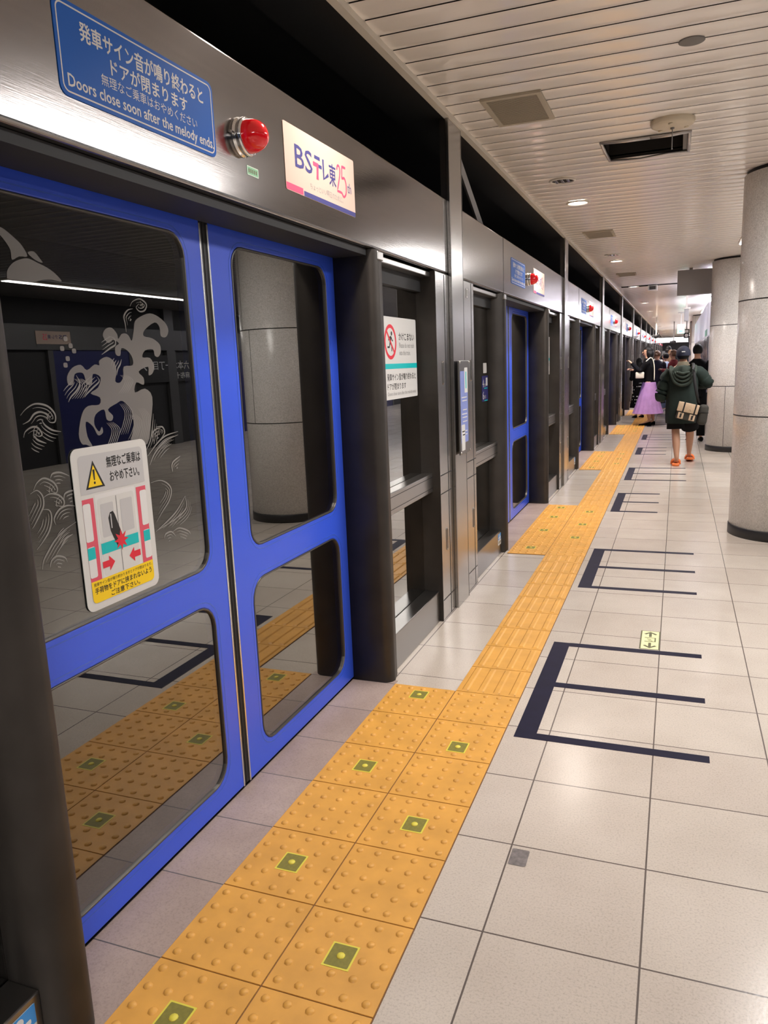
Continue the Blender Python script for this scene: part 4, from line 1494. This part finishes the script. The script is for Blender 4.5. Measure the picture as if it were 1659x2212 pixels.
def make_person(label, loc, rz, h, arms, feet=None, knees=None, skin=None, lean=0.0, head_tilt=0.0, name='person', hands=True, grp=None):
    """root Empty with one continuous body; coordinates below are for a 1.70 m figure"""
    s = h / 1.70
    t = thing(name, label, 'person', loc, grp, rz)
    V = lambda *p: tuple(c * s for c in p)
    J = {'pelvis': (V(0, 0, .93), (.105 * s, .085 * s)), 'belly': (V(0, lean * .3, 1.06), (.098 * s, .08 * s)), 'chest': (V(0, lean * .7, 1.26), (.112 * s, .09 * s)),
         'neckb': (V(0, lean - .012, 1.415), .058 * s), 'neckt': (V(0, lean + .006, 1.485), .047 * s),
         'chin': (V(0, lean + .030, 1.535), (.056 * s, .066 * s)), 'face': (V(0, lean + .026, 1.585), (.068 * s, .084 * s)), 'brow': (V(0, lean + .016, 1.635), (.070 * s, .088 * s)),
         'crown': (V(0, lean + .008, 1.680), (.045 * s, .055 * s))}
    E = [('pelvis', 'belly'), ('belly', 'chest'), ('chest', 'neckb'), ('neckb', 'neckt'), ('neckt', 'chin'), ('chin', 'face'), ('face', 'brow'), ('brow', 'crown')]
    ends = []
    for k, (sd, nm) in enumerate(((-1, 'l'), (1, 'r'))):
        el, wr = arms[k]
        J['sh' + nm] = (V(sd * .155, lean * .8, 1.345), .046 * s)
        J['el' + nm] = (V(*el), .040 * s)
        J['wr' + nm] = (V(*wr), .027 * s)
        E += [('neckb', 'sh' + nm), ('sh' + nm, 'el' + nm), ('el' + nm, 'wr' + nm)]
        f = (feet or ((-.09, 0, 0), (.09, 0, 0)))[k]
        kn = (knees or ((f[0] * .5 - .045, f[1] * .5 + .015, .48), (f[0] * .5 + .045, f[1] * .5 + .015, .48)))[k]
        J['hip' + nm] = (V(sd * .085, 0, .875), .088 * s)
        J['kn' + nm] = (V(*kn), .058 * s)
        J['cf' + nm] = (V((kn[0] + f[0]) / 2, (kn[1] + f[1]) / 2 - .026, .34 + f[2] * .5), .061 * s)
        J['an' + nm] = (V(f[0], f[1] - .045, .095 + f[2]), .031 * s)
        J['ball' + nm] = (V(f[0] + sd * .012, f[1] + .085, .032 + f[2] * .2), .032 * s)
        J['toe' + nm] = (V(f[0] + sd * .018, f[1] + .150, .026), .022 * s)
        E += [('pelvis', 'hip' + nm), ('hip' + nm, 'kn' + nm), ('kn' + nm, 'cf' + nm), ('cf' + nm, 'an' + nm), ('an' + nm, 'ball' + nm), ('ball' + nm, 'toe' + nm)]
    g = G().mesh(skin_mesh(J, E, 'pelvis', 2), 0, None, True)
    # nose, ears, lips, lids grown onto the same body
    hy = lean
    g.tube([V(0, hy + .100, 1.615), V(0, hy + .117, 1.590), V(0, hy + .128, 1.572), V(0, hy + .108, 1.562)], [.006 * s, .010 * s, .013 * s, .009 * s], 8)
    for sd in (-1, 1):
        g.lathe([(.0, -.006 * s), (.016 * s, -.004 * s), (.019 * s, 0), (.014 * s, .006 * s), (0, .005 * s)], 12,
                Matrix.Translation(V(sd * .070, hy + .012, 1.588)) @ Matrix.Rotation(sd * PI / 2, 4, 'Y') @ Matrix.Scale(1.5, 4, (1, 0, 0)), 0, True, False)
    if hands:
        for k, (sd, nm) in enumerate(((-1, 'l'), (1, 'r'))):
            el, wr = Vector(V(*arms[k][0])), Vector(V(*arms[k][1]))
            hand(g, wr, wr - el, (0, -.3, 1) if arms[k][1][2] > 1.0 else (sd, 0, .1), s * .95, -sd, .45)
    g.obj('body', skin or skin_m, t)
    g = G()
    for sd in (-1, 1):
        g.lathe([(.012 * s, 0), (.009 * s, .004 * s), (0, .006 * s)], 10, Matrix.Translation(V(sd * .030, hy + .099, 1.612)) @ Matrix.Rotation(-PI / 2, 4, 'X'), 0)
    g.obj('eyes', black_ink, t)
    g = G()
    g.tube([V(-.022, hy + .098, 1.540), V(0, hy + .106, 1.542), V(.022, hy + .098, 1.540)], .005 * s, 6)
    g.obj('mouth', rose_ink, t)
    return t, s, J


def folds(n, amp, seed=0, grow=True):
    r = random.Random(seed)
    ph = [r.uniform(0, 6.28) for _ in range(3)]
    return lambda a, t: 1 + amp * ((1 - t) if grow else 1) * (math.sin(n * a + ph[0]) + .5 * math.sin((n * 2 + 1) * a + ph[1]) * .8)


def top_garment(t, s, J, arms, m, hem, wid=1.0, sleeve='long', name='top', cuff=None, shoulder=.205, chest=.185, sl_r=(.075, .062, .050), seed=1):
    V = lambda *p: tuple(c * s for c in p)
    ly = J['neckb'][0][1] / s + .012
    g = G()
    R = [(0, 0, hem, .185 * wid, .150 * wid), (0, 0, hem + (1.1 - hem) * .5, .180 * wid, .145 * wid), (0, ly * .4, 1.12, .178 * wid, .140), (0, ly * .7, 1.25, chest, .136), (0, ly * .85, 1.34, .178, .115),
         (0, ly, 1.395, .150, .104), (0, ly, 1.435, .098, .086), (0, ly + .005, 1.462, .068, .068)]
    loft(g, [tuple(c * s for c in r) for r in R], 40, 0, folds(5, .025, seed), False)
    for k, sd in ((0, -1), (1, 1)):
        el, wr = Vector(V(*arms[k][0])), Vector(V(*arms[k][1]))
        sh = Vector(V(sd * .130, ly * .8, 1.365))
        if sleeve == 'long':
            P = [sh, sh.lerp(el, .25) + Vector((sd * .02 * s, 0, .02 * s)), sh.lerp(el, .65), el, el.lerp(wr, .45), el.lerp(wr, .93)]
            rr = [sl_r[0] * 1.05, sl_r[0] * 1.05, sl_r[0] * .95, sl_r[1], sl_r[2] * 1.05, sl_r[2] * .85]
        else:
            P = [sh, sh.lerp(el, .25) + Vector((sd * .02 * s, 0, .02 * s)), sh.lerp(el, .6), sh.lerp(el, .8)]
            rr = [sl_r[0], sl_r[0], sl_r[0] * .95, sl_r[0] * .92]
        Q = smooth_loop3([tuple(p) for p in P], 4)
        n = len(Q)
        rad = []
        for i in range(n):
            f = i / (n - 1) * (len(rr) - 1)
            a = min(int(f), len(rr) - 2)
            rad.append((rr[a] + (rr[a + 1] - rr[a]) * (f - a)) * s * (1 + .05 * math.sin(i * 1.9 + k)))
        g.tube(Q, rad, 14)
    return g.obj(name, m, t)


def shorts(t, s, feet, knees, m, hem=.50, r=.115, name='shorts'):
    V = lambda *p: tuple(c * s for c in p)
    g = G()
    loft(g, [tuple(c * s for c in q) for q in ((0, 0, .80, .155, .125), (0, 0, .92, .160, .13), (0, 0, 1.02, .145, .115))], 28, 0, None)
    for k, sd in ((0, -1), (1, 1)):
        hp, kn = Vector(V(sd * .08, 0, .86)), Vector(V(*knees[k]))
        f = Vector(V(feet[k][0], feet[k][1] - .04, .10))
        zz = hem * s
        if zz > kn.z:
            u = (hp.z - zz) / max(hp.z - kn.z, 1e-4)
            end = hp.lerp(kn, u)
            P = [hp, hp.lerp(end, .5), end]
            rr = [r * s * .95, r * s, r * s * 1.05]
        else:
            u = (kn.z - zz) / max(kn.z - f.z, 1e-4)
            P = [hp, hp.lerp(kn, .5), kn, kn.lerp(f, u)]
            rr = [r * s * .9, r * s * .85, r * s * .70, r * s * .62]
        g.tube(P, rr, 18)
    return g.obj(name, m, t)


def skirt(t, s, m, top, hem, r0, r1, n=13, amp=.035, cx=0.0, cy_=0.0, name='skirt', ry=1.0):
    g = G()
    R = []
    for j in range(9):
        q = j / 8
        z = hem + (top - hem) * q
        r = r1 + (r0 - r1) * (q ** .85)
        R.append((cx * (1 - q) * s, cy_ * (1 - q) * s, z * s, r * s, r * s * ry))
    loft(g, R, 72, 0, folds(n, amp, 4), False)
    return g.obj(name, m, t)


def hair_cap(t, s, lean, m, kind='short', name='hair'):
    V = lambda *p: Matrix.Translation(tuple(c * s for c in p))
    b = bmesh.new()
    bmesh.ops.create_uvsphere(b, u_segments=24, v_segments=14, radius=1.0)
    kill = []
    for v in b.verts:
        x, y, z = v.co
        front = y > .30 and z < (.42 if kind != 'long' else .40)
        low = z < (-.72 if kind == 'short' else -.62)
        if front and abs(x) < .92 or low:
            kill.append(v)
    bmesh.ops.delete(b, geom=kill, context='VERTS')
    bmesh.ops.scale(b, vec=(.084 * s, .106 * s, .106 * s), verts=b.verts)
    g = G().bm(b, 0, True, V(0, lean + .008, 1.615))
    if kind == 'bob':
        R = [(0, lean - .02, 1.455, .075, .050), (0, lean - .030, 1.49, .092, .065), (0, lean - .026, 1.55, .096, .078), (0, lean - .020, 1.62, .092, .085)]
        loft(g, [tuple(c * s for c in r) for r in R], 24, 0, None)
    if kind == 'long':
        R = [(0, lean - .055, 1.24, .080, .030), (0, lean - .055, 1.34, .098, .042), (0, lean - .045, 1.44, .094, .056), (0, lean - .030, 1.54, .090, .070), (0, lean - .018, 1.63, .086, .084)]
        loft(g, [tuple(c * s for c in r) for r in R], 24, 0, folds(7, .02, 2, False))
    if kind == 'bun':
        b = bmesh.new()
        bmesh.ops.create_uvsphere(b, u_segments=16, v_segments=10, radius=.042 * s)
        g.bm(b, 0, True, V(0, lean - .105, 1.60))
    o = g.obj(name, m, t)
    return o


def shoes(t, s, feet, m, name='shoe', slide=False):
    for k, sd in ((0, -1), (1, 1)):
        f = feet[k]
        if slide:
            g = G()
            sole = rrect(-.048, .048, -.13, .14, .045, 5)
            up = f[2] if len(f) > 2 else 0
            M = Matrix.Translation((f[0] * s + sd * .012 * s, f[1] * s + .02 * s, .0)) @ Matrix.Rotation(-math.atan2(up * .9, .22), 4, 'X') if up else Matrix.Translation((f[0] * s + sd * .012 * s, f[1] * s + .02 * s, 0))
            if up:
                M = Matrix.Translation((f[0] * s + sd * .012 * s, f[1] * s + .02 * s, up * .45 * s)) @ Matrix.Rotation(-math.atan2(up, .22), 4, 'X')
            g.mesh(plate_mesh(sole, [], .034, .010), 0, M @ Matrix.Translation((0, 0, .017)), True)
            pts = [(-.052, .05, .02), (-.045, .05, .062), (0, .05, .080), (.045, .05, .062), (.052, .05, .02)]
            for yy in (.02, .05, .08):
                g.tube([tuple(M @ Vector((p[0], yy, p[2] - abs(yy - .05) * .3))) for p in smooth_loop3(pts, 3)], .016, 6)
            g.obj(name, m, t)
        else:
            g = G()
            R = []
            for yy, w_, hh in ((-.085, .026, .06), (-.07, .034, .085), (-.03, .037, .08), (.05, .042, .06), (.11, .042, .045), (.16, .028, .035), (.175, .010, .02)):
                R.append((yy, w_, hh))
            n = 14
            vs, fs = [], []
            for yy, w_, hh in R:
                for q in range(n):
                    a = 2 * PI * q / n
                    z = max(0.002, hh * .5 + hh * .5 * math.sin(a))
                    vs.append(((f[0] + sd * .014 + w_ * math.cos(a)) * s, (f[1] + yy) * s, z * s))
            for j in range(len(R) - 1):
                for q in range(n):
                    fs.append((j * n + q, j * n + (q + 1) % n, (j + 1) * n + (q + 1) % n, (j + 1) * n + q))
            fs.append(tuple(range(n)))
            fs.append(tuple((len(R) - 1) * n + q for q in range(n)))
            g.add(vs, fs, 0, True)
            g.obj(name, m, t)


# ---------------- the walking man in the green jacket (seen from behind)
H = 1.60
u = 1.7 / H
MAN = (1.285, 8.05, 0)
arms = (((-.292, .02, .985), (-.10, .27, 1.06)), ((.335, .05, 1.165), (.07, .30, 1.13)))
feet = ((-.045, -.20, .0), (.125, .27, .035))
knees = ((-.072, -.02, .485), (.130, .20, .49))
man, s, J = make_person('man in dark green hooded jacket and navy cap walking away in orange slides', MAN, 0, H, arms, feet, knees, skin_b, 0.02)
g = G()
V = lambda *p: tuple(c * s for c in p)
R = [(-.01, -.01, .60, .205, .165), (-.01, -.01, .66, .212, .172), (-.01, -.005, .78, .212, .172), (-.005, .0, .95, .210, .165), (0, .005, 1.10, .212, .158), (0, .01, 1.22, .215, .152), (0, .015, 1.31, .210, .138),
     (0, .015, 1.37, .175, .115), (0, .015, 1.41, .110, .090), (0, .02, 1.44, .078, .078)]
loft(g, [V(*r) for r in R], 56, 0, folds(6, .028, 9), False)
for k, sd in ((0, -1), (1, 1)):
    el, wr = Vector(V(*arms[k][0])), Vector(V(*arms[k][1]))
    sh = Vector(V(sd * .150, .015, 1.335))
    Q = smooth_loop3([tuple(sh), tuple(sh.lerp(el, .3) + Vector((sd * .025, 0, .015))), tuple(sh.lerp(el, .7) + Vector((sd * .012, 0, 0))), tuple(el), tuple(el.lerp(wr, .45)), tuple(el.lerp(wr, .92))], 5)
    rad = [(.088, .092, .092, .082, .072, .052)]
    rr = rad[0]
    n = len(Q)
    rl = []
    for i in range(n):
        f = i / (n - 1) * 5
        a = min(int(f), 4)
        rl.append((rr[a] + (rr[a + 1] - rr[a]) * (f - a)) * s * (1 + .045 * math.sin(i * 1.7 + k * 2)))
    g.tube(Q, rl, 16)
g.obj('jacket', cl_green, man, label='dark green jacket')
# hood lying on the back
g = G()
b = bmesh.new()
bmesh.ops.create_uvsphere(b, u_segments=28, v_segments=16, radius=1)
bmesh.ops.scale(b, vec=(.150 * s, .060 * s, .165 * s), verts=b.verts)
for v in b.verts:
    v.co.x *= 1.0 + .25 * (v.co.z / (.165 * s))
    v.co.y -= .012 * s * math.cos(v.co.x / (.15 * s) * 7) * (1 if v.co.y < 0 else 0)
g.bm(b, 0, True, Matrix.Translation(V(0, -.135, 1.27)) @ Matrix.Rotation(.22, 4, 'X'))
for k in range(4):
    wd, dp, yy = .165 - .028 * k, .235 - .055 * k, -.150 - .014 * k
    pts = [(-wd, -.055 - .01 * k, 1.41 - .012 * k), (-wd * .96, yy - .005, 1.33), (-wd * .62, yy - .035, 1.385 - dp * .80), (0, yy - .045, 1.385 - dp), (wd * .62, yy - .035, 1.385 - dp * .80), (wd * .96, yy - .005, 1.33), (wd, -.055 - .01 * k, 1.41 - .012 * k)]
    g.tube([V(*p) for p in smooth_loop3(pts, 5)], .024 * s if k == 0 else .017 * s, 10)
g.obj('hood', cl_hood, man, label='folded grey-green hood')
g = G()
loft(g, [V(*r) for r in ((0, .015, 1.395, .105, .098), (0, .018, 1.44, .084, .085), (0, .022, 1.475, .070, .074), (0, .022, 1.48, .060, .064))], 30, 0, None, False)
g.obj('collar', cl_collar, man, label='olive collar')
shorts(man, s, feet, knees, cl_black, .515, .118)
shoes(man, s, feet, orange_m, 'slide_sandal', True)
g = G()
b = bmesh.new()
bmesh.ops.create_uvsphere(b, u_segments=26, v_segments=14, radius=1)
bmesh.ops.delete(b, geom=[v for v in b.verts if v.co.z < -.05], context='VERTS')
bmesh.ops.scale(b, vec=(.098 * s, .112 * s, .112 * s), verts=b.verts)
g.bm(b, 0, True, Matrix.Translation(V(0, .038, 1.590)))
g.lathe([(.098, -.030), (.100, -.012), (.0985, .004)], 26, Matrix.Translation(V(0, .038, 1.590)) @ Matrix.Scale(s, 4) @ Matrix.Scale(1.14, 4, (0, 1, 0)), 0, True, False)
cap = g.obj('cap', cl_navy, man, label='navy cap')
G().mesh(plate_mesh(smooth_loop([(-.08, 0), (-.07, .07), (0, .10), (.07, .07), (.08, 0)], 3), [], .006, .002), 0, Matrix.Translation(V(0, .115, 1.575))).obj('brim', cl_navy, cap)
G().box(-.022, .022, -.0785, -.0765, 1.612 * s, 1.624 * s).obj('cap_label', white_m, cap, label='small white label')
g = G()
loft(g, [V(*r) for r in ((0, .020, 1.515, .066, .072), (0, .022, 1.545, .078, .086), (0, .026, 1.585, .086, .098))], 24, 0, None, False)
g.obj('hair', hair_m, man)
# his shoulder bag (held: a thing of its own)
t = thing('messenger_bag', 'beige flap messenger bag with dark straps on the walking man\'s lower back', 'bag', (MAN[0] + .075, MAN[1] - .245, .745))
Mb = Matrix.Rotation(.24, 4, 'Y') @ Matrix.Scale(.86, 4)
g = G().box(-.150, .150, -.01, .085, -.150, .110, 0, .018, 3, Mb)
g.obj('body', pouch_m, t)
g = G().box(-.158, .150, -.030, -.008, -.030, .118, 0, .010, 3, Mb)
g.obj('flap', canvas, t, label='beige canvas flap')
for x0 in (-.125, .045):
    g = G().box(x0, x0 + .085, -.024, -.006, -.140, -.045, 0, .008, 3, Mb)
    pk = g.obj('front_pocket', canvas, t)
    G().box(x0 + .03, x0 + .056, -.030, -.024, -.125, -.060, 0, .004, 2, Mb).obj('buckle', black_m, pk)
for x0 in (-.078, .090):
    G().box(x0, x0 + .022, -.035, -.029, -.048, .124, 0, .002, 2, Mb).obj('strap', black_m, t, label='dark buckle strap')
G().ribbon([(-.012, -.005), (-.012, .014), (.010, .016), (.010, -.002), (.018, -.006)], .004, Mb @ Matrix.Translation((.03, -.031, .005)) @ Matrix(((1, 0, 0, 0), (0, 0, -1, 0), (0, 1, 0, 0), (0, 0, 0, 1))), .001).obj('emblem', olive_ink, t)
pts = [(.13, .03, .10), (.11, -.015, .20), (.075, -.015, .38), (.055, .02, .55), (.050, .09, .615), (.03, .20, .60), (-.03, .36, .50)]
G().tube(smooth_loop3(pts, 5), .020, 8, flat=.35).obj('shoulder_strap', black_m, t, label='long dark shoulder strap')
t = thing('hip_pouch', 'charcoal pouch hanging at the walking man\'s right hip behind his beige bag', 'bag', (MAN[0] + .265, MAN[1] - .12, .69))
G().box(-.055, .065, -.07, .09, -.145, .125, 0, .045, 4, Matrix.Rotation(.12, 4, 'Y')).obj('body', pouch_m, t)
G().box(-.058, .068, -.074, -.066, .02, .03, 0, 0, 2, Matrix.Rotation(.12, 4, 'Y')).obj('zip', black_m, t)

# ---------------- the woman in the lilac skirt
H = 1.66
WOM = (.655, 14.3, 0)
arms = (((-.175, .20, 1.20), (-.07, .375, 1.37)), ((.17, .20, 1.15), (.06, .36, 1.22)))
feet = ((-.075, .02, 0), (.075, -.06, 0))
wom, s, J = make_person('woman in black top and long lilac skirt raising her hands towards the doors', WOM, PI / 2, H, arms, feet, None, skin_m, .03)
top_garment(wom, s, J, arms, cl_black, .90, .72, 'long', 'black_top', sl_r=(.062, .055, .044))
skirt(wom, s, cl_lilac, .945, .265, .137, .325, 15, .030, 0, .01)
shoes(wom, s, feet, cl_black)
hair_cap(wom, s, .03, hair_m, 'bob')
g = G().tube([V(.02, .132, 1.635), V(.045, .125, 1.63)], .006, 6).box(-.04 * s, .04 * s, .128 * s, .138 * s, 1.60 * s, 1.625 * s)
g.obj('glasses', black_ink, wom)
t = thing('smartphone', 'slim dark smartphone held up by the woman in the lilac skirt', 'phone', (WOM[0] - .44, WOM[1] - .07, 1.385))
G().box(-.005, .005, -.036, .036, -.07, .075, 0, .004).obj('case', black_m, t)
t = thing('cream_shoulder_bag', 'small cream shoulder bag on a thin strap of the woman in lilac', 'bag', (WOM[0] - .175, WOM[1] - .10, 1.06))
G().box(-.10, .075, -.10, -.02, -.05, .085, 0, .02, 3).obj('body', cream_strap, t)
G().tube(smooth_loop3([(-.02, -.07, .08), (.05, -.095, .22), (.135, -.075, .33), (.20, -.01, .375), (.245, .02, .32), (.275, .00, .16), (.28, -.04, -.10)], 5), .010, 8).obj('strap', cream_strap, t)

# ---------------- the crowd behind
ARM_PHONE = (((-.19, .10, 1.12), (-.06, .30, 1.20)), ((.19, .10, 1.12), (.06, .30, 1.20)))
ARM_DOWN = (((-.21, -.02, 1.12), (-.22, .06, .88)), ((.21, -.02, 1.12), (.22, .06, .88)))
ARM_FOLD = (((-.22, .02, 1.13), (-.02, .24, 1.14)), ((.22, .02, 1.13), (.02, .22, 1.10)))


def extra(label, loc, rz, h, arms, topm, bottom, botm, hairm, hk, sleeve='long', skin=None, shoe=None, hem=.92):
    t, s, J = make_person(label, loc, rz, h, arms, None, None, skin, .02)
    f = ((-.09, 0, 0), (.09, 0, 0))
    kn = ((-.09, .015, .48), (.09, .015, .48))
    top_garment(t, s, J, arms, topm, hem, 1.0, sleeve, 'top')
    if bottom == 'trousers':
        shorts(t, s, f, kn, botm, .10, .112, 'trousers')
    elif bottom == 'dress':
        skirt(t, s, botm, 1.05, .30, .14, .25, 11, .03, name='dress')
    hair_cap(t, s, .02, hairm, hk)
    shoes(t, s, f, shoe or cl_black)
    return t


extra('person in black jacket with short dark hair walking just ahead of the green-jacketed man', (1.53, 11.0, 0), 0.1, 1.63, ARM_FOLD, cl_black, 'trousers', cl_black, hair_m, 'short')
extra('woman with brown bun in long navy dress standing behind the lilac skirt', (.72, 17.6, 0), -.3, 1.58, ARM_PHONE, cl_navy, 'dress', cl_navy, hair_b, 'bun')
extra('person in pale blue shirt bending over a phone in the crowd', (.93, 18.6, 0), .9, 1.52, ARM_PHONE, cl_blue, 'trousers', cl_denim, hair_m, 'short', 'short', None, cl_white)
extra('person in black polka-dot dress half hidden left of the woman in lilac', (.36, 16.4, 0), .5, 1.42, ARM_PHONE, cl_black, 'dress', cl_black, hair_m, 'long')
extra('woman with long light brown hair standing in the crowd', (1.02, 20.5, 0), .2, 1.60, ARM_DOWN, cl_brown, 'dress', cl_denim, hair_l, 'long')
extra('person with dark hair looking left towards the screen doors', (1.14, 17.2, 0), PI / 2 - .3, 1.58, ARM_PHONE, cl_red, 'trousers', cl_denim, hair_b, 'short')
extra('tall person with black hair at the back of the crowd', (.92, 23.5, 0), .0, 1.74, ARM_DOWN, cl_black, 'trousers', cl_navy, hair_m, 'bob')
extra('person in white top at the back of the crowd near the doors', (.62, 21.6, 0), .4, 1.60, ARM_PHONE, cl_white, 'trousers', cl_denim, hair_b, 'bob', 'short')
# white dots scattered on the polka-dot dress
for o in list(bpy.data.objects):
    if o.get('label', '').startswith('person in black polka-dot'):
        dress = [c for c in o.children if c.name.startswith('dress')][0]
        g = G()
        r = random.Random(5)
        ps = [p for p in dress.data.polygons]
        for p in r.sample(ps, min(70, len(ps))):
            q = p.normal.to_track_quat('Z', 'Y').to_matrix().to_4x4()
            g.flat([(.014 * math.cos(2 * PI * k / 8), .014 * math.sin(2 * PI * k / 8)) for k in range(8)], Matrix.Translation(Vector(p.center) + p.normal * .003) @ q)
        g.obj('dots', white_m, o, label='white dots')

COL.children.unlink(_tmp_col)
bpy.data.collections.remove(_tmp_col)
